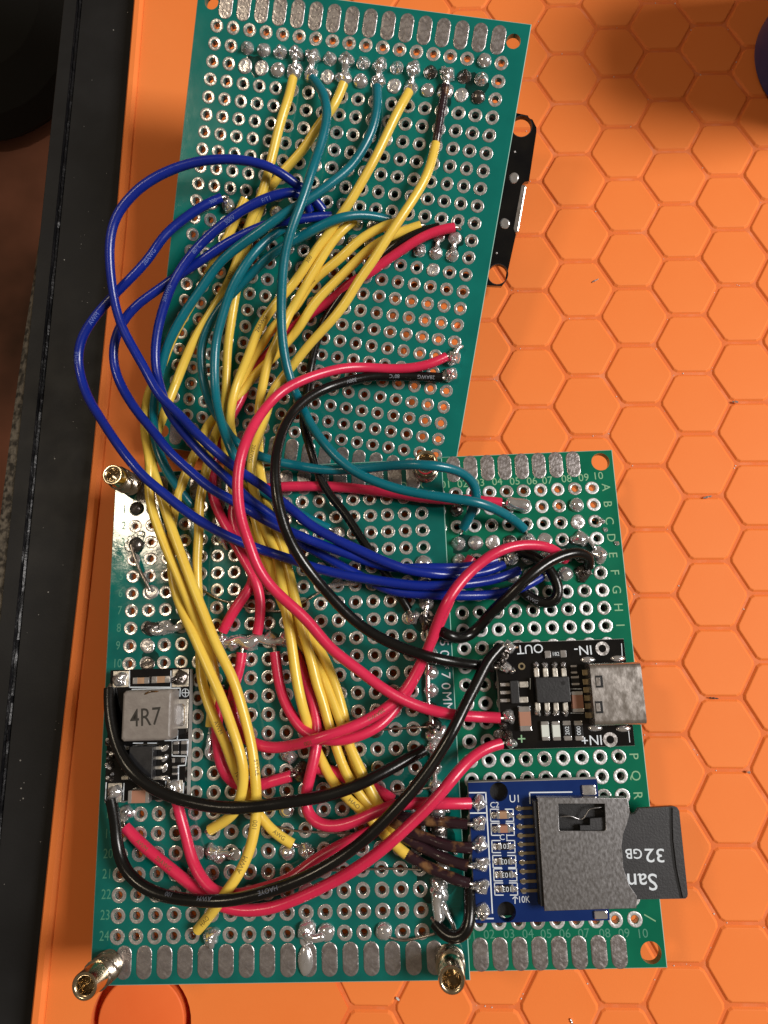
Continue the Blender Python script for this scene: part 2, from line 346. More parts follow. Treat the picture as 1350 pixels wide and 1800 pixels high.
def board_mesh(name, w, h, nc, nr, holes, mat):
    mb = MB(); gx = nc*PITCH/2; gy = nr*PITCH/2; wf, hf = w/2, h/2; w -= .2; h -= .2
    for c in range(nc):
        for r in range(nr):
            cx = (c-(nc-1)/2)*PITCH; cy = ((nr-1)/2-r)*PITCH
            cell(mb, cx-PITCH/2, cx+PITCH/2, cy-PITCH/2, cy+PITCH/2, cx, cy, 0.50, 12)
    def rect(x0, x1, y0, y1):
        mb.add([(x0,y0,0),(x1,y0,0),(x1,y1,0),(x0,y1,0)], [(0,1,2,3)]); mb.add([(x0,y0,-TH),(x1,y0,-TH),(x1,y1,-TH),(x0,y1,-TH)], [(3,2,1,0)])
    rect(-w/2, -gx, -gy, gy); rect(gx, w/2, -gy, gy)
    cw = 4.2
    for sy in (-1, 1):
        y0, y1 = (gy, h/2) if sy > 0 else (-h/2, -gy)
        rect(-w/2+cw, w/2-cw, y0, y1)
        for sx in (-1, 1):
            x0, x1 = (w/2-cw, w/2) if sx > 0 else (-w/2, -w/2+cw)
            hx, hy = holes[0]*sx, holes[1]*sy
            cell(mb, x0, x1, y0, y1, hx, hy, holes[2], 24)
    nf = len(mb.f)
    c4 = [(-w/2,-h/2),(w/2,-h/2),(w/2,h/2),(-w/2,h/2)]; c5 = [(-wf,-hf),(wf,-hf),(wf,hf),(-wf,hf)]
    mb.rings([[(*p,-TH) for p in c4],[(*p,-TH+.1) for p in c5],[(*p,-.08) for p in c5],[(*p,0) for p in c4]])
    return mb.mesh(name, [mat, m_fr4], 0, [0]*nf+[1]*(len(mb.f)-nf))
def pad_mesh(name, mat, seed):
    rn = random.Random(seed)
    pr = [(1.00, 0.004), (0.985, 0.05), (0.90, 0.075), (0.76, 0.055), (0.64, 0.06), (0.56, 0.045), (0.505, -0.04), (0.488, -0.25), (0.488, -TH+.1), (0.52, -TH-.02), (0.95, -TH-.05), (0.97, -TH-.003)]
    mb = MB(); ph = rn.uniform(0, 6.28); rings = []
    for i, (r, z) in enumerate(pr):
        w = 0.03 if i < 6 else 0.0
        rings.append([((r*(1+w*math.sin(2*a+ph)+rn.uniform(-w, w)*.6))*math.cos(a), (r*(1+w*math.sin(2*a+ph)+rn.uniform(-w, w)*.6))*math.sin(a), z+(rn.uniform(-.012, .012) if 0 < i < 6 else 0)) for a in [2*math.pi*j/18 for j in range(18)]])
    mb.rings(rings)
    return mb.mesh(name, mat, 50)
pads = [pad_mesh('solder_pad', m_tin, i) for i in range(5)]
pads_glare = [pad_mesh('solder_pad', m_tinw, i+9) for i in range(4)]  # paler tin for left-hand pads: the lamp's glare put into their colour
padsC = [pad_mesh('solder_pad', m_tinc, i+19) for i in range(4)]
def slot_mesh(seed):
    rn = random.Random(seed); L = 1.0; r = 1.0; n = 12; base = []
    for i in range(n+1): a = math.pi*i/n; base.append((r*math.cos(a), L+r*math.sin(a)))
    for i in range(n+1): a = math.pi+math.pi*i/n; base.append((r*math.cos(a), -L+r*math.sin(a)))
    def sc(k, z, w=0): return [(x*k, y*(1-(1-k)*.55), z+rn.uniform(-w, w)) for x, y in base]
    return MB().rings([sc(1.03, .004), sc(1.0, .05), sc(.93, .06, .006), sc(.6, .055, .012), sc(.2, .06, .01)], cap1=True).mesh('strip_pad', m_slot, 60)
slots = [slot_mesh(i) for i in range(4)]
def make_board(plane, name, label, w, nc, holes, mat, bright, skip=lambda c, r: False, nslot=16, slotp=2.74, sy=32.6, limit=300, PW=None):
    root = plane.root(name); tag(root, label, 'circuit board', 'green perforated prototyping boards')
    link('board', board_mesh('board', w, 70, nc, 24, holes, mat), root)
    lst = []
    for c in range(nc):
        for r in range(24):
            x = (c-(nc-1)/2)*PITCH; y = (11.5-r)*PITCH
            if skip(c, r): continue
            lst.append(((plane.o+plane.x*x+plane.y*y-CAM).length, x, y))
    lst.sort(key=lambda q: q[0]); rn = random.Random(11)
    rest = MB()
    for i, (d, x, y) in enumerate(lst):
        me = rn.choice((PW or pads_glare) if bright(x, y) else pads)
        if i < limit:
            o = link('solder_pad', me, root, (x, y, 0)); o.rotation_euler = (0, 0, rn.uniform(0, 6.28))
        else:
            rest.add([(v.co.x/S+x, v.co.y/S+y, v.co.z/S) for v in me.vertices], [tuple(p.vertices) for p in me.polygons])
    if rest.v: tag(obj('solder_pads', rest, m_tin, root), kind='stuff')
    for s_ in (1, -1):
        for i in range(nslot):
            o = link('strip_pad', slots[i % 4], root, ((i-(nslot-1)/2)*slotp, s_*sy, 0.0)); o.rotation_euler = (0, 0, math.pi*(i % 2))
    return root
bA = make_board(PA, 'perforated_board', 'teal perforated board at the top, tilted up on the black controller board', 50, 18, (22.8, 32.4, 1.05), m_pcbA, lambda x, y: x < -9+rt.uniform(-3, 3), sy=32.3)
bB = make_board(PB, 'perforated_board', 'large perforated board at lower left with brass standoffs in its corners', 50, 18, (22.7, 33.1, 1.2), m_pcbB, lambda x, y: x+y*.12 < -8+rt.uniform(-3, 3),
                skip=lambda c, r: c == 17 and r > 8, sy=32.3)
bC = make_board(PC, 'perforated_board', 'narrow green perforated board at right carrying the USB and memory card modules', 30, 10, (13.1, 33.2, 1.35), m_pcbC, lambda x, y: rt.random() < .65, PW=padsC,
                skip=lambda c, r: c == 0 and 2 < r < 22, nslot=8, slotp=2.57, sy=33.0)
def C_(c, nc): return (c-(nc-1)/2)*PITCH
def R_(r): return (11.5-r)*PITCH

# silkscreen of the narrow board and of the large board
for i, t in enumerate(['01', '02', '03', '04', '05', '06', '07', '08', '09', '10']):
    px = [784, 813, 843, 874, 905, 935, 962, 996, 1026, 1051][i]; py = [852, 851, 849, 847, 846.5, 846, 845, 842, 840, 837][i]
    x, y = PC.loc(px, py); lettering('silkscreen_text', t, x, y, 0.02, 1.15, 2, m_silkY, bC, .001)
    px = [828, 860, 895, 928, 960, 993, 1026, 1063, 1097, 1129][i]; py = [1645, 1643, 1642, 1642, 1642, 1641.5, 1641, 1641, 1641, 1641.5][i]
    x, y = PC.loc(px, py); lettering('silkscreen_text', t, x, y, 0.02, 1.1, 2, m_silkY2, bC, 0)
for i, t in enumerate('ABCDEFGHIJKLMNOPQR'):
    if t in 'JKLMNO': continue
    y = R_(i); lettering('silkscreen_text', t, 13.45, y, 0.02, 1.25, -90, m_silkY, bC, .001)
lettering('silkscreen_text', '/', 13.5, R_(23)+.1, 0.02, 1.6, 75, m_silkY, bC, .001)
for i in range(24): lettering('silkscreen_text', str(i+1), -23.35, R_(i)+.1, 0.02, 1.25, 0, m_silkN if i < 10 else m_silkY2, bB, 0, .8)
for i, t in enumerate('ABCDEFGHIJKLMNOPQR'): lettering('silkscreen_text', t, C_(i, 18), R_(0)+1.75, 0.02, 1.15, 0, m_silkY if i in (16, 17, 0) else m_silkY2, bB, .001)
for t, px, py in (('5', 780, 1130), ('0', 780.7, 1148.7), ('*', 781.5, 1171), ('7', 783, 1187), ('0', 783.2, 1206), ('M', 785, 1224), ('M', 786.7, 1242.7)):
    x, y = PB.loc(px, py); lettering('silkscreen_text', t, x, y, 0.02, 1.3, -91, m_silk, bB, -.002, 1.1 if t != 'M' else .95)

# ---------------------------------------------------------------- solder joints (parts of the board they sit on)
def joint_mesh(kind, seed, mat):
    rn = random.Random(seed); n = 14
    P = {'dome': [(1.0, 0), (1.0, .18), (.9, .5), (.68, .78), (.36, .95), (.001, 1.0)],
         'flat': [(1.0, 0), (.98, .12), (.8, .22), (.55, .24), (.3, .2), (.001, .22)],
         'cone': [(1.0, 0), (.97, .15), (.78, .42), (.5, .72), (.32, 1.1), (.26, 1.5), (.2, 1.55), (.001, 1.58)],
         'lump': [(1.05, 0), (1.08, .2), (.95, .55), (.75, .8), (.5, 1.0), (.3, 1.2), (.001, 1.22)]}[kind]
    wob = {'dome': .03, 'flat': .06, 'cone': .05, 'lump': .2}[kind]
    ph = rn.uniform(0, 6.28); rings = []
    for i, (r, z) in enumerate(P):
        lean = .12*z if kind in ('cone', 'lump') else 0
        rings.append([(r*(1+wob*math.sin(2*a+ph)+rn.uniform(-wob, wob)*.6)*math.cos(a)+lean*math.cos(ph), r*(1+wob*math.sin(3*a+ph)+rn.uniform(-wob, wob)*.6)*math.sin(a)+lean*math.sin(ph), z*(1+(rn.uniform(-wob, wob)))) for a in [2*math.pi*j/n for j in range(n)]])
    return MB().rings(rings).mesh('solder_joint', mat, 60)
JM = {}
for k in ('dome', 'flat', 'cone', 'lump'):
    for mn, mm in (('s', m_sold), ('d', m_dull), ('b', m_burn)):
        JM[k+mn] = [joint_mesh(k, i*7+len(k), mm) for i in range(3)]
rj = random.Random(21)
def joint(parent, x, y, kind='domes', r=1.0, h=0.8, z=0.0, name='solder_joint'):
    o = link(name, rj.choice(JM[kind]), parent, (x, y, z)); o.scale = (r, r, h); o.rotation_euler = (0, 0, rj.uniform(0, 6.28)); return o
def bridge(parent, pts, r=.55, mat=None, name='solder_bridge', z=0.1, n=10, wob=.7):
    """an irregular solder run through local points (x, y[, z])"""
    P = [Vector((p[0], p[1], p[2] if len(p) > 2 else z+.3)) for p in pts]; P = spline(P, .25)
    rn = random.Random(int(abs(P[0].x*37+P[0].y*91)))
    a, b, c = rn.uniform(0, 6), rn.uniform(2.2, 4.2), rn.uniform(0, 6)
    L = len(P)
    return obj(name, MB().tube(P, lambda t: r*(.9+.24*wob*math.sin(t*L*.10*b+a)+.12*wob*math.sin(t*L*.31+c))*(.35+.65*math.sin(math.pi/2*min(1, 7*t+.02, 7*(1-t)+.02))), n), mat or m_sold, parent, smooth=70)
def spline(P, step=.4):
    if len(P) < 3:
        n = max(2, int((P[1]-P[0]).length/step)); return [P[0].lerp(P[1], i/n) for i in range(n+1)]
    Q = [P[0]*2-P[1]]+P+[P[-1]*2-P[-2]]; out = []
    for i in range(1, len(Q)-2):
        p0, p1, p2, p3 = Q[i-1:i+3]
        t0 = 0; t1 = t0+max((p1-p0).length, 1e-4)**.5; t2 = t1+max((p2-p1).length, 1e-4)**.5; t3 = t2+max((p3-p2).length, 1e-4)**.5
        n = max(2, int((p2-p1).length/step))
        for k in range(n):
            t = t1+(t2-t1)*k/n
            A1 = p0*((t1-t)/(t1-t0))+p1*((t-t0)/(t1-t0)); A2 = p1*((t2-t)/(t2-t1))+p2*((t-t1)/(t2-t1)); A3 = p2*((t3-t)/(t3-t2))+p3*((t-t2)/(t3-t2))
            B1 = A1*((t2-t)/(t2-t0))+A2*((t-t0)/(t2-t0)); B2 = A2*((t3-t)/(t3-t1))+A3*((t-t1)/(t3-t1))
            out.append(B1*((t2-t)/(t2-t1))+B2*((t-t1)/(t2-t1)))
    out.append(P[-1]); return out
# board A: two soldered header rows
wired = (5, 6, 8, 10, 12, 14)
for c in range(2, 17):
    x = C_(c, 18)
    if c in wired:
        joint(bA, x, R_(1), 'lumps', .98, 1.25); joint(bA, x+rj.uniform(-.1, .1), R_(2)+.1, 'lumps', 1.05, .9)
        bridge(bA, [(x, R_(1)+.5, .4), (x+.05, R_(1)-.5, 1.0), (x+.1, (R_(1)+R_(2))/2, .75), (x, R_(2)+.3, .7), (x-.1, R_(2)-.5, .5)], .5, m_sold)
    else:
        joint(bA, x, R_(1), rj.choice(['cones', 'coned', 'coneb', 'cones']), rj.uniform(.95, 1.08), rj.uniform(.9, 1.15))
        joint(bA, x, R_(2), rj.choice(['domes', 'flatd', 'domes', 'domed']) if c != 16 else 'domeb', rj.uniform(1.0, 1.12), rj.uniform(.6, .9))
joint(bA, C_(16, 18), R_(0), 'domes', 1.05, .85)
for c in range(2, 17):
    x = C_(c, 18)
    joint(bA, x, R_(10), rj.choice(['flats', 'flatd', 'domed', 'flats']), rj.uniform(.88, 1.0), .5)
    if c > 3: joint(bA, x, R_(11), rj.choice(['cones', 'domes', 'domed', 'lumps']), rj.uniform(.8, .95), rj.uniform(.6, .9))
for c in (9, 15, 16): bridge(bA, [(C_(c, 18), R_(10)-.4, .5), (C_(c, 18)+.05, (R_(10)+R_(11))/2, .6), (C_(c, 18), R_(11)+.3, .5)], .34)
joint(bA, C_(15, 18), R_(12), 'flatd', 1.0, .6); joint(bA, C_(3, 18), R_(10), 'lumps', .8, 1.1)
for c, kk in ((4, 'domeb'), (5, 'domed'), (7, 'domeb')): joint(bA, C_(c, 18), R_(9 if c > 4 else 10), kk, .9, .5)
def pxj(plane, root, px, py, kind='lumps', r=.9, h=.9, z=0):
    x, y = plane.loc(px, py, .4); return joint(root, x, y, kind, r, h, z)
pxj(PA, bA, 797, 630, 'lumps', 1.05, 1.3); pxj(PA, bA, 792, 659, 'lumps', 1.0, 1.2)
bridge(bA, [(*PA.loc(790, 636), .5), (*PA.loc(799, 624), 1.2), (*PA.loc(806, 612), .9), (*PA.loc(814, 609), .7)], .45)
pxj(PA, bA, 402, 362, 'lumps', .9, 1.2)
# narrow board
for c, r, k, rad, h in [(1,1,'domeb',1.0,.9),(8,1,'domes',1.1,1.0),(8,2,'flatd',1.1,.8),(1,3,'coned',1.05,1.0),(2,3,'domed',1.1,.7),(3,3,'flatd',1.1,.7),(4,3,'domeb',.95,.8),(5,3,'lumps',1.0,1.2),(6,3,'flats',1.1,.8),
                       (8,3,'lumps',1.1,.9),(1,4,'domed',1.0,.7),(9,4,'lumps',1.1,.9),(7,5,'domes',1.12,.8),(8,5,'lumpb',1.1,.9),(4,4,'lumps',.9,1.2),(5,4,'lumpd',.9,1.0),(6,4,'lumps',.9,.9),(7,4,'lumpd',1.0,1.0),
                       (3,4,'lumpb',.9,1.0),(8,4,'lumpb',.8,.8),(5,5,'lumps',.9,.8),(6,5,'flats',1.0,.7),(4,5,'lumpd',.8,.7)]:
    joint(bC, C_(c, 10), R_(r), k, rad, h)
bridge(bC, [(*PC.loc(888, 884), .9), (*PC.loc(900, 888), 1.1), (*PC.loc(914, 890), 1.0), (*PC.loc(930, 893), .7)], 1.1, m_sold, wob=.15)
bridge(bC, [(*PC.loc(1024, 945), .6), (*PC.loc(1036, 955), .7), (*PC.loc(1046, 968), .6)], .32)
bridge(bC, [(*PC.loc(858, 985), .5), (*PC.loc(880, 992), .6), (*PC.loc(905, 985), .5)], .3)
for px, py in ((1065, 930), (1085, 954), (1060, 915)): pxj(PC, bC, px, py, 'lumps', .35, .3)
# large board
for px, py, k, r, h in [(239,893,'domeb',1.05,.9),(238,957,'domeb',1.15,1.0),(265,1040,'flatd',1.05,.7),(264,1104,'lumpb',1.0,.8),(294,1104,'lumps',1.0,.8),(258,1136,'flatd',1.0,.6),(258,1168,'flatb',1.0,.6),
     (391,948,'lumps',.9,1.2),(593,937,'flatd',1.05,.7),(745,990,'domes',1.25,.9),(748,1024,'domes',1.0,.8),(372,1646,'lumps',1.0,1.1),(540,1640,'lumps',1.25,.9),(573,1640,'domes',1.15,.9),(675,1638,'domes',1.1,.9),
     (505,1500,'domes',1.0,.9),(540,1497,'lumps',.9,.8),(373,1497,'lumps',.95,1.1),(385,1504,'lumps',.9,.8),(412,1503,'flats',.8,.6),(222,1428,'lumps',.9,.9),(535,1655,'flats',.7,.5),
     (660,1285,'domeb',1.0,.8),(504,1424,'domes',1.0,.8),(530,1357,'lumpb',1.15,.9),(508,1330,'lumps',.9,.8),(370,1300,'lumps',.7,.8),(372,1325,'lumps',.7,.6),(347,1500,'flatd',.9,.5),
     (725,1085,'lumps',1.0,.9),(752,1095,'lumpb',1.2,1.0),(750,1060,'coned',1.1,1.0),(432,932,'lumpb',.9,.9),(446,936,'lumps',.8,.7),(538,1563,'flats',.9,.6)]:
    pxj(PB, bB, px, py, k, r, h)
bridge(bB, [(*PB.loc(264,1104),.4),(*PB.loc(280,1112),.5),(*PB.loc(294,1106),.6),(*PB.loc(312,1105),.9),(*PB.loc(330,1098),.9)], .55)
bridge(bB, [(*PB.loc(386,1127),.5),(*PB.loc(404,1130),.7),(*PB.loc(425,1126),.7),(*PB.loc(440,1132),.8),(*PB.loc(455,1122),.7),(*PB.loc(474,1128),.8),(*PB.loc(492,1128),.6),(*PB.loc(508,1122),.6)], .82)
for px, py in ((390,1128),(410,1131),(440,1132),(472,1122),(502,1124)): pxj(PB, bB, px, py, 'lumps', .95, 1.1)
bridge(bB, [(*PB.loc(572,1034),.5),(*PB.loc(594,1028),.6),(*PB.loc(612,1026),.5),(*PB.loc(630,1026),.4)], .45, m_dull)
bridge(bB, [(*PB.loc(540,1640),.5),(*PB.loc(555,1646),.6),(*PB.loc(573,1640),.6)], .6)
bridge(bB, [(*PB.loc(371,1495),.7),(*PB.loc(382,1500),.7),(*PB.loc(395,1497),.6),(*PB.loc(410,1502),.4)], .5)
bridge(bB, [(*PB.loc(370,1640),.8),(*PB.loc(374,1652),.7),(*PB.loc(373,1666),.3)], .5)
bridge(bB, [(*PB.loc(393,945),.9),(*PB.loc(396,958),.7),(*PB.loc(401,968),.3)], .3)
bridge(bB, [(*PB.loc(372,1288),.6),(*PB.loc(371,1305),.7),(*PB.loc(367,1322),.6),(*PB.loc(373,1336),.4)], .4)
xs, ys_ = PB.loc(537, 1688); bs = link('solder_blob', JM['domes'][0], bB, (xs, ys_, .05)); bs.scale = (.95, 1.85, .6)
# solder bus down the right edge column of the large board
bus = [(748,1010),(752,1060),(747,1085),(752,1112),(752,1150),(752,1180),(752,1215),(755,1245),(760,1275),(764,1300),(763,1335),(766,1385),(768,1410),(770,1450),(772,1490),(774,1530),(776,1560)]
bridge(bB, [(*PB.loc(a, b, .5), .5) for a, b in bus], .36, m_sold, 'bus_wire')
for px, py, k in [(757,1150,'domes'),(758,1182,'domes'),(758,1214,'domes'),(757,1248,'domeb'),(762,1278,'lumpb'),(764,1296,'lumps'),(762,1318,'lumps'),(763,1350,'domes'),(766,1383,'domes'),(768,1412,'domes'),(770,1428,'domes'),(771,1460,'lumpb'),(772,1475,'domes'),(774,1498,'domes'),(777,1526,'domes'),(771,1556,'lumps'),(772,1572,'lumps')]:
    pxj(PB, bB, px, py, k, 1.05, .95)
bridge(bB, [(*PB.loc(770,1560),1.0),(*PB.loc(768,1582),1.2),(*PB.loc(770,1600),1.2),(*PB.loc(774,1615),1.1)], .85)
bridge(bB, [(*PB.loc(776,1580),.8),(*PB.loc(787,1605),.9),(*PB.loc(797,1625),1.0),(*PB.loc(796,1640),.8)], .42)
bridge(bB, [(*PB.loc(762,1280),1.2),(*PB.loc(772,1290),1.2),(*PB.loc(782,1274),.9)], .4)
for px, py in ((786,1390),(824,1400),(788,1425),(745,1460),(790,1488),(802,1500)): pxj(PB, bB, px, py if px < 815 else 1405, 'lumps', .3, .3)

def stain(plane, root, px, py, rx, ry, seed):
    rn = random.Random(seed); x, y = plane.loc(px, py); n = 28; mb = MB(); ph = [rn.uniform(0, 6.28) for _ in range(4)]
    f = lambda a: 1+.16*math.sin(2*a+ph[0])+.13*math.sin(3*a+ph[1])+.1*math.sin(5*a+ph[2])+.07*math.sin(8*a+ph[3])
    A = [2*math.pi*i/n for i in range(n)]
    mb.rings([[(x+rx*f(a)*math.cos(a), y+ry*f(a)*math.sin(a), .006) for a in A], [(x+rx*f(a)*.9*math.cos(a), y+ry*f(a)*.9*math.sin(a), .02) for a in A]], cap1=True)
    return obj('flux_stain', mb, m_stain, root, smooth=0)
for i, q in enumerate(((238, 955, 1.7, 1.6), (300, 1100, 3.4, 1.1), (420, 925, 3.6, 2.6), (450, 1126, 5.2, 1.2), (768, 1535, 2.5, 4.6), (770, 1440, 2.2, 4.0), (750, 1090, 2.2, 2.2), (762, 1290, 1.6, 1.7), (390, 1500, 2.2, 1.0), (528, 1350, 1.6, 1.4), (264, 1150, 1.2, 1.9))): stain(PB, bB, *q, i)
for i, q in enumerate(((905, 975, 4.2, 2.2), (1010, 965, 3.2, 1.9), (815, 955, 1.9, 1.3), (880, 1190, 1.5, 1.6))): stain(PC, bC, *q, i+20)
for i, q in enumerate(((783, 165, 1.2, 1.6), (835, 150, 1.6, 1.8), (450, 115, 1.5, 1.3), (790, 425, 2.2, 1.4), (600, 420, 3.5, 1.2))): stain(PA, bA, *q, i+40)

# ---------------------------------------------------------------- wires
def zmix(a, b, t): t = max(0, min(1, t)); return a.lerp(b, t*t*(3-2*t))
def wp(px, py, h):
    """a point of a wire: h mm above whichever board lies below that place"""
    e = 777+(py-800)*.052
    if py < 640: return PA.at(px, py, h)
    B_ = PB.at(px, py, h)
    if px > e-6 and py > 790: B_ = zmix(B_, PC.at(px, py, h), (px-(e-6))/42)
    if py > 800: return B_
    return zmix(PA.at(px, py, h), PB.at(px, py, h), (py-640)/160)
def parse(txt):
    pts = []
    for tk in txt.split():
        a = [float(q) for q in tk.split(',')]; pts.append(a)
    hs = [(i, p[2]) for i, p in enumerate(pts) if len(p) > 2]
    out = []
    for i, p in enumerate(pts):
        if len(p) > 2: h = p[2]
        else:
            lo = max([q for q in hs if q[0] < i], key=lambda q: q[0]); hi = min([q for q in hs if q[0] > i], key=lambda q: q[0])
            h = lo[1]+(hi[1]-lo[1])*(i-lo[0])/(hi[0]-lo[0])
        out.append(wp(p[0], p[1], h))
    return out
def nearest(P, px, py):
    best = None
    for i, p in enumerate(P):
        d = p-CAM; u = 675+FPX*d.dot(RX)/-d.dot(RZ); v = 900-FPX*d.dot(RY)/-d.dot(RZ)
        e = (u-px)**2+(v-py)**2
        if best is None or e < best[0]: best = (e, i)
    return best[1]
def wire(name, label, cat, col, pts, r=.70, prints=(), burnt=None, tips=(1.1, 1.1), group=None):
    P = spline(parse(pts), .45)
    for _ in range(14): P = [P[0]]+[P[i]*.5+(P[i-1]+P[i+1])*.25 for i in range(1, len(P)-1)]+[P[-1]]
    rn = random.Random(len(pts)); f1, f2 = rn.uniform(0, 6), rn.uniform(0, 6)
    for i in range(2, len(P)-2):            # hand-bent wire is never a perfect spline
        P[i] = P[i]+Vector((math.sin(i*.21+f1), math.sin(i*.17+f2), .6*math.sin(i*.19+f1+f2)))*.022
    k = len(P)-1 if burnt is None else nearest(P, *burnt)
    o0 = P[0].copy(); Q = [p-o0 for p in P]
    rad = lambda t: r*(1+.018*math.sin(t*23+f1)+.012*math.sin(t*61+f2))
    o = obj(name, MB().tube(Q[:k+1], rad, 14), WM[col], None, o0, smooth=50)
    tag(o, label, cat, group)
    if burnt is not None: obj('scorched_end', MB().tube(Q[max(0, k-1):], lambda t: r*1.02*(1+.05*math.sin(t*19+f2)), 14), WM['x'], o, smooth=50)
    for e, ln in ((0, tips[0]), (1, tips[1])):
        if not ln: continue
        a, b = (Q[0], Q[2]) if e == 0 else (Q[-1], Q[-3])
        d = (a-b).normalized(); dn = Vector((0, 0, -.55))
        T = spline([a-d*.25, a+d*ln*.5+dn*.25*ln, a+d*ln*.85+dn*ln], .2)
        obj('stripped_core', MB().tube(T, lambda t: .27*(1+.15*math.sin(t*14)), 8), m_bare, o, smooth=60)
    for txt, px, py, ink, flip, h, off in prints:
        vs, fs = text_data(txt, h*.78, -.005, 1)
        c = nearest(P, px, py); L = [0]
        for i in range(1, len(Q)): L.append(L[-1]+(Q[i]-Q[i-1]).length)
        out = []
        for a, b, _ in vs:
            s_ = L[c]+(-a if flip else a); s_ = max(0.01, min(L[-1]-.01, s_))
            i = min(range(max(0, c-40), min(len(L)-1, c+40)), key=lambda q: abs(L[q]+.2-s_))
            t = (Q[i+1]-Q[i]).normalized(); p = Q[i]+t*(s_-L[i])
            v = (CAM-(p+o0)); v = (v-t*v.dot(t)).normalized(); sd = v.cross(t)
            an = ((-b if flip else b)+off)/r
            out.append(p+(v*math.cos(an)+sd*math.sin(an))*(r*1.035+.01))
        obj('printed_text', MB().add(out, fs), {'k': m_inkK, 'w': m_inkL, 'b': m_inkB, 'g': m_inkG}[ink], o, smooth=0)
    return o
# blue
GB = 'blue wires arching off the left of the boards'
wire('blue_wire', 'blue wire making the widest and topmost arch, its crown crossing the top board', 'wire', 'b',
     '568,370,.9 558,355,1.4 545,343,1.8 534,333,2.6 521,324,3.2 487,299,4.6 452,286,5.2 407,280 354,283,6 310,295 278,309 248,328,6.6 224,352 205,378 194,414,7 192,452 195,488 202,532,7.2 214,574 230,606 254,648,7.6 280,694 312,726,7.4 345,762 381,795,7 416,824 461,854,6 490,878 520,901,5.4 538,918 588,947,4.9 632,967 677,988,4.5 721,1003 766,1009,3.4 810,1011,2.8 840,1008 868,1001,2 884,993,1.1', group=GB)
wire('blue_wire', 'blue wire bulging furthest left over the black desk edge, printed AWM', 'wire', 'b',
     '389,347,1.1 367,356 337,375,2.5 307,398 284,420,4 263,452 239,479,4.8 212,507,5 189,531 165,559,5.6 144,592 137,625,6 141,657 155,700,6.5 176,735 200,771,6.5 224,804 253,839,6.2 286,866 321,895,5.2 357,919 401,943,4.6 461,967,4.8 499,979,5 544,995 588,1007,4 647,1018 692,1025,3.2 736,1030 781,1029,3 853,1022,3 890,1013,2.4 911,1003,1.2',
     prints=[('AWM', 165, 560, 'b', True, .8, 0), ('28AWG', 262, 455, 'b', True, .75, 0), ('300', 372, 354, 'b', True, .7, 0), ('STYLE', 139, 630, 'b', True, .65, -.3)], group=GB)
wire('blue_wire', 'blue wire printed 300V that drops steeply along the left edge of the top board', 'wire', 'b',
     '545,372,1.1 541,354,1.6 533,340,2.4 520,336,3.2 493,340,3.8 458,353,4.2 428,369 393,393,4.6 361,420 334,450,5 307,491,5.5 292,527 281,562,5.6 274,601 274,645,6 283,685 295,721,6 312,747 342,783,5.6 372,815 404,845,5.3 440,881,4.8 475,904,3.6 503,930,3 529,955,2.8 567,975 603,997,2.3 632,1012,1.8 686,1038,2 736,1044,2.3 795,1047,2.4 862,1046 898,1040,2.4 933,1025,1.8 952,1013,1',
     prints=[('80°C', 345, 438, 'b', True, .75, 0), ('300V', 405, 384, 'b', True, .75, .1), ('F/T1', 470, 350, 'b', True, .75, .1), ('28AWG', 297, 515, 'b', True, .7, -.25)], group=GB)
wire('blue_wire', 'blue wire hidden in part behind teal wire, curving round inside the other blue arches', 'wire', 'b',
     '582,380,.9 555,381 528,386,2.6 500,389 476,392,3.6 441,406,3.7 396,429,3.7 358,455 307,488,3.8 278,509 242,535,4.5 218,562 204,589,4.8 199,621 203,652,5.3 218,688 241,724,5.6 268,756,5.8 298,795 333,827,5.6 372,860 416,884,5.2 440,898 475,919,5.2 503,932 529,943,5 573,961 618,976,4 650,988 680,996,2.9 715,999,2.6 750,998,2.4 790,999,2.2 833,995,2 872,984,1', group=GB)
# teal
GT = 'teal wires'
wire('teal_wire', 'longest teal wire, lying over the others from the top header row to the narrow board', 'wire', 't',
     '549,138,.9 561,151,1.6 572,175,2.5 575,204,3 569,237,3.6 560,267,4.2 548,300,5.4 538,332 527,364,6.5 514,398,6.8 505,430 499,461,6.6 495,505 494,541,6 496,590,5.8 503,640,5.5 514,678,5 530,713,4.8 548,749 571,781,4.8 598,811 628,832,5 657,845 702,860,5 746,869,5.2 805,878,6.2 839,883,6.4 874,896,4.5 904,914,2.4 921,930,1', tips=(0, .8), group=GT)
wire('teal_wire', 'teal wire slanting from the header row to the left edge, ending on the large board', 'wire', 't',
     '662,152,.9 664,175,1.3 661,201,1.6 652,234 635,267,2.4 615,296,2.8 590,316 561,338,4.2 523,362,4.9 487,384,5.3 455,408,5.3 417,435,5 384,464 355,506,4.6 328,544,4.6 307,580 292,612,4.5 284,645,4.4 275,680,4 270,718,3.8 271,762,3.4 281,801,3 298,836,2.6 321,869,2 340,892,1', tips=(0, .9), group=GT)
wire('teal_wire', 'teal wire that loops over the brass standoff and hooks down onto the narrow board', 'wire', 't',
     '686,387,1 657,380,2 628,378,3 598,383,4 568,395,4 539,411,4 509,427,3.8 474,449,3.2 450,473,3 426,497,2.8 405,520,2.4 387,540,2.4 366,574,2.6 353,612,2.8 354,640,3 357,664,3 369,709,3.4 389,741,3.8 411,775,3.7 443,796,3.3 475,809,3 520,818,3 568,826,3.2 613,826,3.6 657,822,4.8 702,817,6.6 746,817,7.7 791,823,7.2 820,836,6.2 838,857,5 839,878,4.2 830,900,3 814,929,1.3', tips=(.9, .8), group=GT)
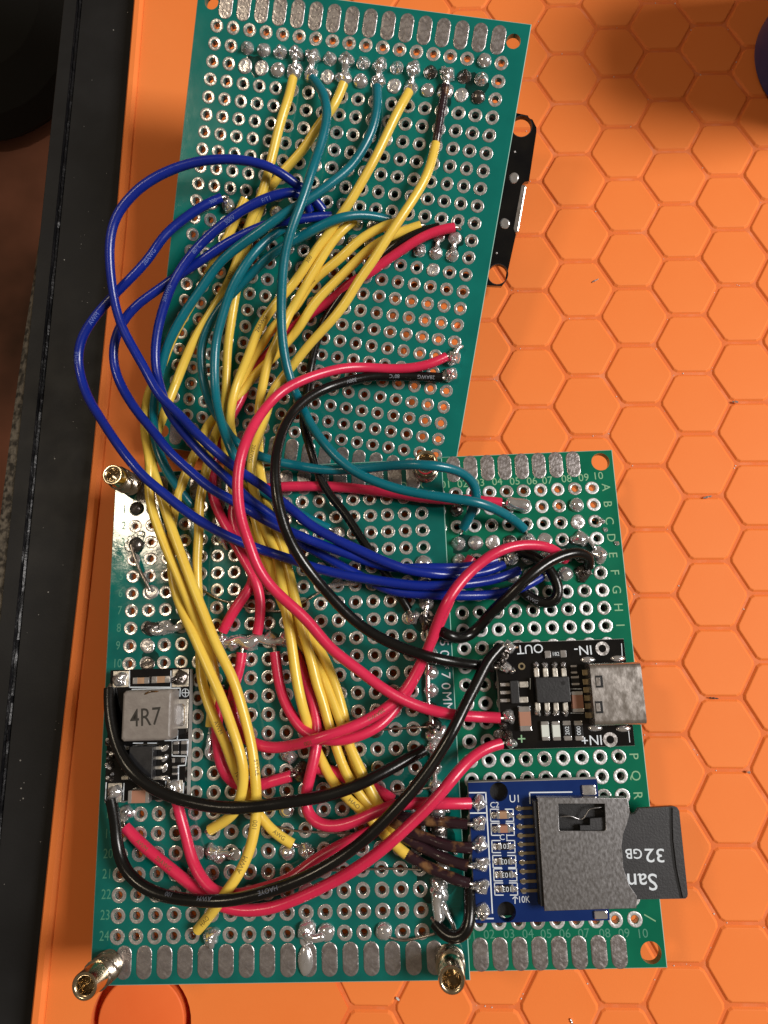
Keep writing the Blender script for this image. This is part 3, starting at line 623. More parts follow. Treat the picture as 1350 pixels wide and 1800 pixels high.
wire('teal_wire', 'short teal wire beside the yellow bundle, ending under the blue wires on the lower board', 'wire', 't',
     '500,400,1 486,409,2.2 449,441,4 426,473,4.6 405,512,4.7 393,550 381,592,4.7 377,630,4.9 379,694,5.2 385,729 395,762,5.6 407,792,5.4 420,818,4.6 437,841,3.4 452,858,2.9 480,877,2.6 510,894 530,905,2 552,917,1.6 578,929,1', tips=(0, .8), group=GT)
# yellow
GY = 'yellow wires bundled down the boards'
wire('yellow_wire', 'yellow wire from the leftmost wired header pin, ending loose at the bottom left board edge', 'wire', 'y',
     '515,137,.9 508,169 495,207,2 486,243 478,278,2.2 469,311 462,338,2.2 449,367,2 437,397,1.9 422,444,1.8 405,490,1.9 384,527,2.1 343,595,2.5 319,648,2.8 303,689,2.8 289,726,2.8 272,775,2.4 266,815,2.5 277,850,2.7 295,909,2.9 318,975,3.3 349,1055,3.5 382,1138,3.8 409,1191,3.6 430,1260,3.2 440,1300 445,1327,3.2 449,1364,3.4 451,1393 451,1423,2.8 448,1455,2.8 436,1504,3 418,1540,3.4 396,1570,3.6 378,1598,2.4 347,1635,1',
     prints=[('AWM', 427, 1518, 'k', True, .8, -.1), ('100', 448, 1450, 'k', True, .8, 0), ('HAO', 362, 1612, 'k', True, .75, 0), ('STYLE', 443, 1350, 'k', False, .7, .3), ('100', 405, 482, 'k', False, .8, -.2)], tips=(0, 1.0), group=GY)
wire('yellow_wire', 'yellow wire starting beside a blue tip, outermost on the left where the boards meet', 'wire', 'y',
     '431,349,1 415,385 399,420,1.1 381,450,1.2 362,490 345,520,2 320,562 300,600,2.5 284,645,2.8 262,689,3 255,730,3.1 256,769,3 264,815,3 262,857,2.6 265,887,2.5 272,912 283,941,2.5 295,971 315,1017,2.6 326,1043,2.6 340,1080,2.3 358,1120,2.2 374,1160,1.9 379,1191,1.5 376,1225,1.1 371,1255,1 370,1277,.9', tips=(.8, .8), group=GY)
wire('yellow_wire', 'yellow wire starting beside the black and red pair, curling out left under the black wire', 'wire', 'y',
     '739,396,1.1 704,408,1.6 675,421 653,434,2 609,476,2.2 582,503 553,532,2.2 518,587,2.1 506,599 489,621,2 464,643,1.8 443,663,1.6 430,684,1.4 400,715,1.5 370,741,2 349,785,2.5 326,834,2.5 312,876,2.2 306,900,2 300,953,1.4 302,1000,1.1 304,1022,1.1 317,1064,1.6 338,1111,2.6 361,1164,3.3 388,1224,4 406,1274,4.2 423,1327,4.2 429,1358,3.8 424,1401,3 411,1433,2.2 392,1445,1.6 369,1459,1.1',
     tips=(.7, .9), group=GY)
wire('yellow_wire', 'yellow wire from the third wired pin, fanning right to a cut end at the bottom', 'wire', 'y',
     '604,147,.9 585,190,1.4 561,219 535,261,1.2 505,293,1.1 484,317,.95 463,350,.85 450,385,.85 437,420,.85 425,455,.9 419,490,1.1 414,521,1.3 408,556,1.6 400,610,1.8 398,669,1.8 397,700,1.8 390,740,1.8 379,761,2 370,795,2.4 361,835,2.6 354,864,2.6 349,901,2.4 350,938,2.2 347,975 347,1012,2 348,1050,1.5 352,1090,1.1 352,1130,1 354,1190,1.2 363,1228,1.7 381,1275,2.4 395,1303,2.5 410,1345,2.4 425,1378,2 436,1398,1.7 450,1425,1.4 473,1455,1.2 495,1474,1.2 515,1484,1.1',
     prints=[('100', 418, 1365, 'k', False, .75, 0), ('AWG', 490, 1470, 'k', False, .7, 0), ('AWM', 385, 1282, 'k', False, .7, 0)], tips=(0, .8), group=GY)
wire('yellow_wire', 'yellow wire from the fifth wired header pin, fully scorched at the memory card module', 'wire', 'y',
     '719,161,.9 700,195,2 677,243 656,284,3 629,332 612,361,3 595,384,2.5 578,410 560,432,2.5 540,463 520,494,2.8 481,538,3 452,583,3.2 440,617,3.3 428,647,3.3 416,676,3.2 404,728,3 405,755,2.6 412,780,2.2 422,825,2.2 432,860,2.4 447,905,2.4 456,941,2.4 467,970,2.2 478,1002,1.8 487,1030,1.3 505,1065,1 520,1090,1 546,1121,1.1 563,1144,1.3 586,1195,1.6 604,1255,1.6 612,1290,1 618,1330,.9 626,1360,.9 640,1390,1 660,1420,1.2 690,1432,1.3 705,1434,1.5 738,1441,1.6 778,1444,2 822,1449,3',
     prints=[('28AWG', 462, 570, 'k', True, .75, -.1), ('300', 545, 455, 'k', True, .7, -.1)], burnt=(676, 1428), tips=(0, 1.0), group=GY)
wire('yellow_wire', 'straight yellow wire at the right of the bundle, starting under the teal wire mid board', 'wire', 'y',
     '623,387,.9 613,394,1.4 593,414,2 571,445 549,481,2.4 533,508 519,534,2.6 510,548,2.6 497,578,3.2 486,604,3.6 475,624,3.6 466,654,3.8 461,684,3.4 456,710,2.4 455,745,1.6 455,774,1.4 455,814,1.4 462,855,1.8 468,882,2.1 477,918,2.4 490,941,2.6 498,964,2.6 504,992,2.8 511,1018,2.9 518,1048,2.9 525,1078,2.9 531,1109,2.9 541,1139,2.8 549,1169,2.8 558,1206,2.6 569,1235,2.3 576,1267,2 591,1312,2 600,1341,2.1 615,1372,2.2 635,1398,2.2 649,1414,1.9 668,1435,1.7 690,1457,1.6 708,1473,1.7 731,1483 754,1495,1.9 778,1508,2.3 803,1517,2.8 822,1522,3.2',
     burnt=(700, 1468), tips=(0, 1.0), group=GY)
wire('yellow_wire', 'yellow wire lowest in the bundle, running under the one printed AWG', 'wire', 'y',
     '698,391,1 684,394,1.6 653,408,2.2 627,425,2.2 600,452,2 573,474,1.7 549,494,1.3 533,517,1 524,535,1 505,555,1.3 482,570,1.7 464,602,1.9 449,621,1.9 438,642,1.7 431,660,1.6 418,690,1.3 406,720,1.2 400,750,1.2 396,775,1.6 396,790,1.7 400,811,1.8 404,836,1.8 408,855,1.8 415,885,1.6 428,912,1.3 440,937,1.1 450,962,1 458,983,1 470,1002,.9 478,1016,.9 492,1050,.9 505,1080,.9 515,1098,1 524,1121,1.1 540,1145,1.1 560,1170,1.3 572,1198,1.7 584,1228,1.9 595,1258,2 612,1307,2.4 624,1334,2.5 637,1361,2.6 650,1386,2.5 662,1408,2.2 682,1437,1.8 700,1455,1.8 718,1464,1.9 746,1470,2 770,1482,2.3 803,1490,2.8 828,1490,3.2',
     prints=[('300', 548, 494, 'k', True, .7, 0)], burnt=(688, 1445), tips=(0, .8), group=GY)
wire('yellow_wire', 'yellow wire with a purple scorched top end at the rightmost wired header pin', 'wire', 'y',
     '766,252,1.6 760,281 748,314,3 727,349 701,388,4.4 671,434,4.7 649,468 631,492,4.7 609,530 587,559,4.7 558,590 538,612,4.2 515,642,3.8 490,672,3.6 478,692,3.6 470,722,4 461,747,4.6 452,770,4.9 444,799,5 441,829,4.7 446,862,3.8 456,895,3.2 466,929,2.8 475,950,2.8 486,971,2.8 491,1000,3 498,1041,3.2 503,1078,3.4 509,1110,3.4 520,1184,3.4 527,1221,3.2 535,1255,2.6 542,1277,1.6 550,1305,1 564,1334,1.2 581,1367,1.7 596,1388,1.9 612,1405,2 627,1417,2.1 644,1429,2 656,1447,1.8 676,1467,1.8 695,1487,1.8 710,1500 731,1513,2 754,1524,2.2 778,1536,2.6 803,1547,3 824,1553,3.2',
     prints=[('28AWG', 447, 800, 'k', False, .7, -.2), ('HAO', 620, 1411, 'k', False, .7, 0)], burnt=(716, 1504), tips=(0, 1.0), group=GY)
wire('wire_sleeve', 'scorched purple and yellow wire stub just below the rightmost wired header pin', 'wire', 'x', '783,150,.9 780,170,1.0 776,190,1.2 774,208,1.25 770,232,1.5 766,255,1.6', r=.63, tips=(0, 0))
# red
GR = 'red wires'
wire('red_wire', 'red wire in the biggest arc, from the top board to the charger module', 'wire', 'r',
     '784,627,1.1 761,638,1.8 731,646 687,649,2.6 642,646,3 604,647 562,657,6 527,670,7.6 494,689 468,716,9 446,747,9.6 428,786,10 419,827,10 418,872,9.8 425,919,9.5 440,961 449,989,8.6 466,1018,8 487,1042,7.4 511,1064,7 538,1089 580,1138,5.6 630,1177,5 672,1210,5 707,1230,4.4 752,1247,3.6 796,1256,3.3 841,1260,3.1 879,1262,2.9', r=.74, tips=(.8, .8), group=GR)
wire('red_wire', 'red wire arched over the blue wire ends, running down left into the looped pair', 'wire', 'r',
     '994,984,1 978,969,2.5 963,961,3.6 928,957,5 898,961,6 868,973,6.5 839,994,6.5 809,1024,6.4 785,1059,5.8 768,1095,4.6 754,1138,3.4 734,1177,2.9 716,1210,2.7 690,1236,3 655,1260,3.8 624,1276,4.6 579,1292,5 545,1303,4.6 503,1312,2.6 473,1315,2.1 451,1309,1.6 423,1294,1.2 413,1278,1 408,1250,1 406,1225,1 411,1205,1 418,1190,1 423,1169,1 425,1147,1.1', r=.74,
     prints=[('28AWG', 660, 1258, 'k', False, .7, 0), ('100', 545, 1303, 'k', False, .7, .2), ('100', 407, 1235, 'k', True, .65, 0)], tips=(.6, 1.2), group=GR)
wire('red_wire', 'red wire alongside the looped pair, its upper blunt end showing above the blue wires', 'wire', 'r',
     '829,980,1.2 818,1000,1.3 803,1025,1.2 788,1060,1.6 768,1105,1.9 748,1152,1.9 728,1194,1.6 708,1228,1.4 690,1252,1.7 676,1269,2.4 646,1288,3.2 609,1300,3.5 579,1302,3.4 557,1298,2.8 535,1288,2.2 515,1262,1.8 501,1235,1.5 492,1206,1.3 487,1176,1.2 483,1146,1.2', r=.74, tips=(.4, 1.3), group=GR)
wire('red_wire', 'red wire dropping under the looped pair, then turning to the card module', 'wire', 'r',
     '519,1146,1 526,1163,1.1 536,1195,1.2 545,1222,1.3 554,1250,1.4 558,1277,1.6 558,1297,1.8 557,1312,2.2 552,1334,2.4 545,1364,2.4 538,1390,2.3 535,1418,2.2 544,1438,2.4 561,1451,2.8 582,1454,3 609,1449,3.3 638,1438,3.6 668,1424,3.8 690,1416,3.8 721,1412,3.4 754,1412,3.2 787,1412,3.3 826,1412,3.4', r=.76, tips=(.8, .9), group=GR)
wire('red_wire', 'red wire sweeping from the lowest charger pad along the bottom of the large board', 'wire', 'r',
     '881,1307,2.9 855,1315,3.6 820,1340,4.6 790,1375,5.2 760,1411,5.2 731,1440,5 695,1473,4.8 657,1505,4.2 613,1535,3.6 569,1558,3 524,1579,2.6 480,1596,2.2 436,1601,2 406,1598,1.8 371,1582,1.6 335,1555,1.4 294,1522,1.2 252,1487,1.1 220,1454,1', r=.75, prints=[('AWM', 250, 1487, 'k', True, .7, .1), ('28AWG', 290, 1520, 'k', True, .7, .1)], tips=(.8, .8), group=GR)
wire('red_wire', 'red wire from under the voltage converter, bending right beneath the long black wire', 'wire', 'r',
     '309,1400,2.2 314,1424,1.7 326,1463,1.6 338,1513,1.9 350,1538 360,1554,2.6 380,1571,2.9 421,1573,2.6 465,1561,2.4 507,1546,2.2 554,1511,2 598,1487,1.8 646,1464,1.4 672,1450,1.1 690,1441,.9', r=.74, tips=(.6, .6), group=GR)
wire('red_wire', 'short red wire with a blunt wrinkled end among the yellow wires', 'wire', 'r',
     '556,1350,.9 576,1352,.9 594,1361,.9 615,1370,.9 640,1378,.9 661,1386,1 676,1395,1.1 690,1407,1', r=.80, tips=(.5, .7), group=GR)
wire('red_wire', 'short red wire in a U under the left yellow wires, ending at dark solder', 'wire', 'r',
     '390,1212,1 385,1240,.9 381,1270,.9 382,1294,.95 383,1319,1 388,1346,1.05 400,1369,1.05 416,1382,1.05 440,1384,1 466,1378,1 488,1370,1 511,1364,1', r=.78, tips=(.5, .9), group=GR)
wire('red_wire', 'red wire across the upper edge of the large board, ending at a fat solder blob', 'wire', 'r',
     '881,884,1.3 848,880,1.6 812,878,1.9 785,878,1.5 746,875,1.0 702,869,1 642,861,1 583,855,1 524,855,1 468,858,1 432,866,.9 412,880,.9 408,903,.9 418,940,.9 432,975,.9 444,1000,1 448,1018,1 434,1042,1.5 415,1067,1.6 391,1110,1.1', r=.76, tips=(.8, .7), group=GR)
wire('red_wire', 'red wire paired with a thin black wire, running down the top board under yellow wires', 'wire', 'r',
     '799,400,1.1 771,405,1.4 731,423,1.8 698,445,1.8 671,463,1.9 647,483,2.1 630,490,1.5 613,498,1 587,525,.85 550,548,.85 520,571,.85 504,587,.85 469,624,.85 456,638,.85 440,654,.85 427,695,.85 418,712,.85 402,740,.8 388,775,.9 375,815,.9 371,843,.9 374,873,1 384,898,1.2 395,921,1.5 410,946,1.6 416,962,1.8 434,992,2.1 443,1008,2.4 452,1025,2.3 457,1045,1.9 459,1070,1.7 456,1097,1.3 452,1114,1.1', r=.74, tips=(1.0, .9), group=GR)
# black
GK = 'black wires'
wire('black_wire', 'black wire in the large arc beside the big red one, printed 300V and 28AWG', 'wire', 'k',
     '777,664,1.1 747,662 716,661,1.8 687,661 657,661,2.6 616,669 574,682,4.8 539,701,6.4 512,728,7.2 494,764 485,805,8.6 484,846,9 490,891,9 503,935 521,971,8 555,1018,6.6 588,1056 624,1092,5.2 662,1118 706,1139,4.8 751,1154,4.8 795,1163,3.6 837,1169,3.1 868,1173,2.9', r=.76,
     prints=[('28AWG', 747, 662, 'w', False, .72, 0), ('80°C', 690, 661, 'w', False, .7, 0), ('300V', 615, 668, 'w', False, .7, 0)], tips=(.5, .6), group=GK)
wire('black_wire', 'black wire with a brownish hooked end on the narrow board, dipping to the solder bus', 'wire', 'k',
     '1035,996,.9 1042,985,1.6 1036,976,2.4 1024,970,3 999,973,4 969,985,4.6 939,1006,5.2 910,1032,5.2 883,1059,4.4 862,1077,3.4 848,1096,2.4 830,1115,1.6 809,1124,1.6 789,1118,2.6 770,1107,1.6 758,1099,1', r=.80, tips=(0, .5), group=GK)
wire('black_wire', 'small black wire loop on the narrow board just right of the blue wire ends', 'wire', 'k',
     '908,966,1 928,972,1.3 944,980,1.6 963,997,1.9 977,1018,2 985,1042,1.9 979,1059,1.7 960,1063,1.5 936,1054,1.3 916,1038,1', r=.78, prints=[('AWG', 938, 1055, 'w', True, .65, .2)], tips=(.5, .5), group=GK)
wire('black_wire', 'long black wire from the charger corner diagonally down to the bottom left of the converter', 'wire', 'k',
     '880,1137,3.2 868,1147,3.6 858,1159,4 841,1195,4.8 820,1236,5.4 796,1284,5.4 766,1334,5.5 737,1375,5.7 692,1426,5.9 648,1470,5.5 598,1508,5.1 539,1541,5 480,1564,5.2 440,1576,5.4 406,1583,5.5 362,1584,5.2 317,1580,4.4 273,1570,3.6 237,1549,3 216,1522,2.6 206,1484,2.4 202,1439,2.7 197,1415,3.1 195,1403,3.2', r=.78,
     prints=[('HAOYE', 470, 1567, 'g', False, .72, -.1), ('AWM', 362, 1584, 'g', False, .72, -.3), ('100', 300, 1577, 'g', False, .7, -.3)], tips=(.5, .5), group=GK)
wire('black_wire', 'black wire curving round the grey inductor and right to the solder bus', 'wire', 'k',
     '193,1210,3.1 192,1235,3.6 195,1262,4 202,1297,4.4 213,1329,5 234,1359,5.6 264,1383,5.6 302,1401,5.2 344,1412,5.1 397,1420,5.3 456,1417,5.3 515,1409,5 559,1402,4.6 618,1384,4.4 663,1364,3.9 707,1340,2.6 746,1318,1.4', r=.80, tips=(.5, .7), group=GK)
wire('black_wire', 'thin black wire paired with a red one, running down from the top board', 'wire', 'k',
     '772,399,1 742,405,1.2 709,421,1.5 684,439,1.4 662,461,1 635,485,.85 609,508,.85 587,539,.85 566,574,.85 554,610,.9 545,650,1.1 540,684,1.2 536,713,1.3 533,740,1.9 545,787,2.6 559,832,2.1 580,870,1.8 607,903,1.8 631,941,1.8 651,971,1.7 683,1015,1.3 706,1053,1.3 718,1072,1.1', r=.66, tips=(.6, .7), group=GK)
wire('black_wire', 'short black wire hooking round the bottom corner of the memory card module', 'wire', 'k',
     '765,1622,1.1 773,1638,1.8 788,1652,2.2 806,1655,2.4 820,1645,2.7 826,1625,2.9 827,1600,2.6 826,1575,1.6 824,1555,1', r=.78, tips=(.6, 0), group=GK)
# bare jumper wires soldered on the large board
def bare(label, pts, r=.16):
    P = spline(parse(pts), .4); o = obj('bare_jumper_wire', MB().tube([p-P[0] for p in P], r, 8), m_bare, None, P[0], smooth=60)
    return tag(o, label, 'jumper wire', 'bare jumper wires on the large board')
bare('thick bare jumper at the left edge, slanting from the scorched joint', '230,958,.8 237,980,.9 247,1005,.8 256,1022,.8 264,1038,.6', .26)
bare('sagging bare jumper passing under the short red wires', '358,1038,.4 385,1053,.5 412,1061,.5 441,1069,.5 492,1074,.45 515,1067,.5 530,1061,.5 560,1043,.6 590,1030,.6')
bare('straight bare jumper running left from the solder bus below the big red arc', '662,1284,.5 680,1282,.6 715,1280,.6 752,1278,.9')
bare('bare jumper behind the long black wire, level with the dark wires', '622,1530,.3 581,1530,.4 640,1528,.5 705,1527,.5 740,1529,.6'.replace('622,1530,.3 ', ''))
bare('bottom bare jumper curving from a shiny joint to the standoff corner', '681,1646,.6 695,1651,.5 711,1653,.5 730,1650,.5 748,1646,.6 764,1641,.9')
bare('bare jumper crossing right below the U shaped red wire', '462,1449,.4 500,1456,.5 524,1461,.5 570,1463,.4 622,1465,.4')
bare('short bare jumper from the blunt red wire end to the bus', '690,1392,.5 720,1388,.6 745,1386,.7 762,1383,.9')

# ---------------------------------------------------------------- modules
class Mod:
    def __init__(s, plane, name, label, cat, x, y, h=0, group=None):
        s.p = plane; s.x0, s.y0, s.h0 = x, y, h; s.root = plane.root(name, x, y, h); tag(s.root, label, cat, group)
    def P(s, px, py, h):
        x, y = s.p.loc(px, py, h); return x-s.x0, y-s.y0
    def rect(s, q, h):
        a = s.P(q[0], q[1], h); b = s.P(q[2], q[1], h); c = s.P(q[2], q[3], h); d = s.P(q[0], q[3], h)
        return (a[0]+d[0])/2, (b[0]+c[0])/2, (c[1]+d[1])/2, (a[1]+b[1])/2
    def box(s, name, q, h0, h1, mat, ch=.06, parent=None):
        x0, x1, y0, y1 = s.rect(q, h1); ch = min(ch, (x1-x0)*.3, (y1-y0)*.3, (h1-h0)*.6)
        return obj(name, MB().box(x0, x1, y0, y1, h0-s.h0, h1-s.h0, ch), mat, parent or s.root)
    def line(s, pts, h, w, mat, name='silkscreen_line'):
        P = [s.P(a, b, h) for a, b in pts]; mb = MB()
        for a, b in zip(P[:-1], P[1:]):
            d = Vector((b[0]-a[0], b[1]-a[1])); l = d.length or 1; d /= l; n = Vector((-d.y, d.x))*w/2; a_ = Vector(a)-d*w/2; b_ = Vector(b)+d*w/2
            mb.add([(*(a_-n), h-s.h0+.012), (*(b_-n), h-s.h0+.012), (*(b_+n), h-s.h0+.012), (*(a_+n), h-s.h0+.012)], [(0, 1, 2, 3)])
        return obj(name, mb, mat, s.root, smooth=0)
    def text(s, t, px, py, h, size, rot, mat, bold=0, sx=1, name='silkscreen_text', parent=None):
        x, y = s.P(px, py, h); return lettering(name, t, x, y, h-s.h0+.016, size, rot, mat, parent or s.root, bold, sx)
    def ring(s, px, py, h, r, rin, mat, name='plated_hole'):
        x, y = s.P(px, py, h); return obj(name, MB().lathe([(r, .005), (r*.97, .05), (rin*1.1, .05), (rin, .0), (rin*.96, -.6)], 20, (x, y, h-s.h0)), mat, s.root)
    def joint(s, px, py, kind, r, h, z): x, y = s.P(px, py, z); return joint(s.root, x, y, kind, r, h, z-s.h0)
    def chip(s, name, q, h0, h1, body, axis, tf=.26, tm=None, mark=None):
        """two-terminal part: body with a terminal at each end"""
        x0, x1, y0, y1 = s.rect(q, h1); z0, z1 = h0-s.h0, h1-s.h0
        if axis == 'x': d = (x1-x0)*tf; bb = (x0+d*.9, x1-d*.9, y0+.02, y1-.02); tt = [(x0, x0+d, y0, y1), (x1-d, x1, y0, y1)]
        else: d = (y1-y0)*tf; bb = (x0+.02, x1-.02, y0+d*.9, y1-d*.9); tt = [(x0, x1, y0, y0+d), (x0, x1, y1-d, y1)]
        o = obj(name, MB().box(*bb, z0, z1-.015, .03), body, s.root)
        for t in tt: obj('terminal', MB().box(*t, z0-.02, z1+.01, .07), tm or m_sold, o)
        if mark:
            mt, sz, rot = mark; lettering('marking', mt, (x0+x1)/2, (y0+y1)/2, z1+.004, sz, rot, m_silk, o)
        return o
# voltage converter (large board, left edge)
def cb(x, y): return 170+x/6.667, 1160+y/6.667
def rb(a, b, c, d): return (*cb(a, b), *cb(c, d))
T = 2.9
bk = Mod(PB, 'voltage_converter', 'black converter module with a grey inductor marked 4R7, at left on the large board', 'module', -17.5, -3.05)
obj('foam_pad', MB().box(-5.3, 5.45, -8.5, 8.4, .25, 1.9, .1), m_edge, bk.root)
obj('circuit_board', MB().box(-5.5, 5.5, -8.65, 8.6, 1.9, T, .05), m_bpcb, bk.root)
bk.box('inductor', rb(292, 355, 870, 950), T+.1, T+3.0, m_ind, .32)
ind = bk.root.children[-1] if bk.root.children else bk.root
xi, yi = bk.P(*cb(572, 680), T+3.0); ind = [o for o in bk.root.children if o.name.startswith('inductor')][0]
lettering('marking', '4R7', xi, yi, T+3.012, 2.35, 3, m_ink, ind, .006, .80)
bridge(bk.root, [(*bk.P(*cb(560, 405), T+3), T+3.02), (*bk.P(*cb(620, 375), T+3), T+3.05), (*bk.P(*cb(725, 370), T+3), T+3.02)], .12, m_flux, 'flux_drip')
bk.box('inductor_pad', rb(945, 460, 1070, 805), T, T+.08, m_tinw, .05)
bk.box('inductor_terminal', rb(895, 515, 1025, 780), T+.05, T+.75, m_sold, .3)
bk.box('converter_chip', rb(372, 1012, 655, 1410), T+.15, T+1.5, m_blk, .1)
for y in (1035, 1150, 1265, 1385):
    bk.box('chip_pin', rb(655, y-20, 760, y+20), T+.1, T+.45, m_tinw, .08); xj, yj = bk.P(*cb(800, y), T); o = joint(bk.root, xj, yj, 'flats' if y % 2 else 'domes', .45, .5, T); o.scale = (.62, .36, .5)
    bk.box('chip_pin', rb(285, y-20, 372, y+20), T+.1, T+.45, m_tinw, .08)
bk.chip('capacitor', rb(420, 205, 612, 280), T, T+.8, m_tan, 'x', .3); bk.chip('capacitor', rb(640, 190, 862, 270), T, T+.8, m_tan, 'x', .3)
bk.chip('capacitor', rb(365, 1530, 612, 1680), T, T+1.1, m_pink, 'x', .18)
bk.chip('resistor', rb(895, 955, 962, 1105), T, T+.4, m_res, 'y'); bk.chip('resistor', rb(985, 950, 1055, 1105), T, T+.4, m_res, 'y')
bk.chip('resistor', rb(880, 1150, 1022, 1205), T, T+.4, m_res, 'x'); bk.chip('resistor', rb(880, 1245, 945, 1350), T, T+.4, m_res, 'y')
for q, k in ((rb(190, 130, 375, 320), 'lumps'), (rb(885, 110, 1075, 315), 'lumpb'), (rb(130, 1445, 290, 1670), 'lumps'), (rb(820, 1410, 1005, 1600), 'lumps')):
    bk.box('corner_pad', q, T, T+.07, m_tinw, .05); bk.joint((q[0]+q[2])/2, (q[1]+q[3])/2, k, .95, .75, T)
for pts in ([(385, 130), (385, 320), (870, 320), (870, 130)], [(415, 345), (980, 330), (975, 425)], [(950, 830), (945, 940)], [(800, 945), (1075, 935), (1062, 1128), (885, 1125), (885, 945)], [(1052, 1130), (1040, 1235), (960, 1240), (958, 1410)],
            [(430, 975), (540, 975)], [(600, 975), (700, 975)], [(320, 1450), (312, 1640)], [(810, 1430), (805, 1540)], [(1020, 1445), (1012, 1620)], [(112, 1440), (100, 1670)]):
    bk.line([cb(*p) for p in pts], T, .13, m_silk)
bk.line([cb(1040+42*math.cos(a*.314), 385+46*math.sin(a*.314)) for a in range(21)], T, .11, m_silk)
bk.line([cb(1000, 385), cb(1080, 385)], T, .1, m_silk); bk.line([cb(1040, 343), cb(1040, 427)], T, .1, m_silk)
rk = random.Random(4)
for i in range(26): bk.joint(*cb(rk.uniform(118, 235), rk.uniform(930, 1400)), rk.choice(['lumps', 'lumpb', 'flatd', 'lumpb']), rk.uniform(.15, .34), .5, T)
for i in range(8): bk.joint(*cb(rk.uniform(300, 370), rk.uniform(960, 1200)), 'lumps', rk.uniform(.12, .25), .4, T)

# USB charger module (narrow board)
def cc(x, y): return 860+x/4.655, 1110+y/4.655
def rc(a, b, c, d): return (*cc(a, b), *cc(c, d))
T = 2.2
ch = Mod(PC, 'charger_module', 'black charger module with a silver USB-C socket, on the right of the narrow board', 'module', 4.3, -.3)
obj('circuit_board', MB().box(-8.9, 8.85, -6.95, 7.2, .7, T, .05), m_bpcb, ch.root)
obj('board_rim', MB().box(-8.95, 8.9, -7.0, 7.25, .65, T-.25), m_edge, ch.root)
ch.text('OUT', *cc(333, 140), T, 1.25, 182, m_silk, .002); ch.text('-', *cc(222, 140), T, 1.5, 182, m_tan, .004)
ch.text('IN-', *cc(768, 150), T, 1.3, 181, m_silk, .002, 1.05); ch.text('IN+', *cc(838, 885), T, 1.3, 180, m_silk, .002); ch.text('+', *cc(265, 885), T, 1.5, 0, m_silkY, .003)
ch.ring(*cc(925, 140), T, .98, .5, m_tin); ch.ring(*cc(990, 885), T, .98, .5, m_tin); ch.ring(*cc(265, 285), T, .5, .25, m_gold)
ch.box('charge_chip', rc(385, 372, 662, 582), T+.15, T+1.4, m_blk, .1)
xd, yd = ch.P(*cc(605, 422), T+1.4); obj('pin_one_dimple', MB().lathe([(.28, .002), (.2, .004), (.001, .004)], 14, (xd, yd, T+1.4)), m_res, ch.root)
for i in range(4):
    x = (388, 462, 540, 613)[i]; ch.box('chip_pin', rc(x-20, 300, x+20, 375), T+.1, T+.5, m_tinw, .08); ch.joint(*cc(x-8, 275), 'lumps', .38, .6, T)
    x = (398, 475, 548, 626)[i]; ch.box('chip_pin', rc(x-20, 580, x+20, 650), T+.1, T+.5, m_tinw, .08); ch.joint(*cc(x-3, 668), 'lumps', .38, .6, T)
ch.box('transistor', rc(175, 402, 245, 590), T+.1, T+1.0, m_blk, .08)
for y in (435, 560): ch.box('transistor_pin', rc(245, y-26, 320, y+24), T, T+.35, m_tinw, .08)
for y in (435, 500, 565): ch.box('transistor_pin', rc(90, y-14, 172, y+14), T, T+.3, m_tin, .06)
ch.chip('capacitor', rc(248, 615, 342, 815), T, T+.9, m_pink, 'y', .22); ch.chip('capacitor', rc(680, 490, 772, 660), T, T+.9, m_pink, 'y', .18)
ch.chip('indicator_light', rc(428, 735, 492, 893), T, T+.5, m_led, 'y', .2); ch.chip('indicator_light', rc(518, 735, 582, 893), T, T+.5, m_led, 'y', .2)
ch.chip('resistor', rc(608, 730, 672, 893), T, T+.4, m_res, 'y', .24, None, ('202', .55, 90)); ch.chip('resistor', rc(700, 730, 768, 893), T, T+.4, m_res, 'y', .24, None, ('000', .55, 90))
ch.chip('resistor', rc(455, 155, 632, 215), T, T+.4, m_res, 'x', .28, None, ('182', .5, 0)); ch.chip('resistor', rc(668, 275, 720, 345), T, T+.35, m_res, 'y'); ch.chip('resistor', rc(672, 365, 738, 440), T, T+.35, m_res, 'y')
for i, y in enumerate((335, 412, 478, 545, 610, 685)): ch.box('socket_pin', rc(762+i*5, y-24, 870, y+24), T, T+.22, m_gold, .05)
for a, b in ((805, 232), (1050, 222), (865, 790), (1095, 795)): o = ch.joint(*cc(a, b), 'domes', .8, .55, T); o.scale = (1.0, .45, .4); o.rotation_euler = (0, 0, 0)
for a, b, k, r in ((150, 130, 'lumps', .85), (95, 225, 'lumpb', .6), (130, 295, 'lumps', .7), (185, 320, 'lumps', .4), (160, 700, 'lumps', .85), (110, 770, 'lumpb', .5), (150, 850, 'lumpb', .7), (180, 915, 'lumps', .7), (60, 260, 'lumpb', .5)): ch.joint(*cc(a, b), k, r, .9, T)
for a, b, w in ((75, 840, 1), (120, 200, 1)): ch.joint(*cc(a, b), 'flatb', .7, .5, T)
for pts in ([(335, 385), (335, 470)], [(660, 470), (750, 470)], [(670, 668), (770, 668)], [(235, 615), (335, 615)], [(1082, 100), (1090, 225)], [(1140, 810), (1150, 905)]): ch.line([cc(*p) for p in pts], T, .1, m_silk)
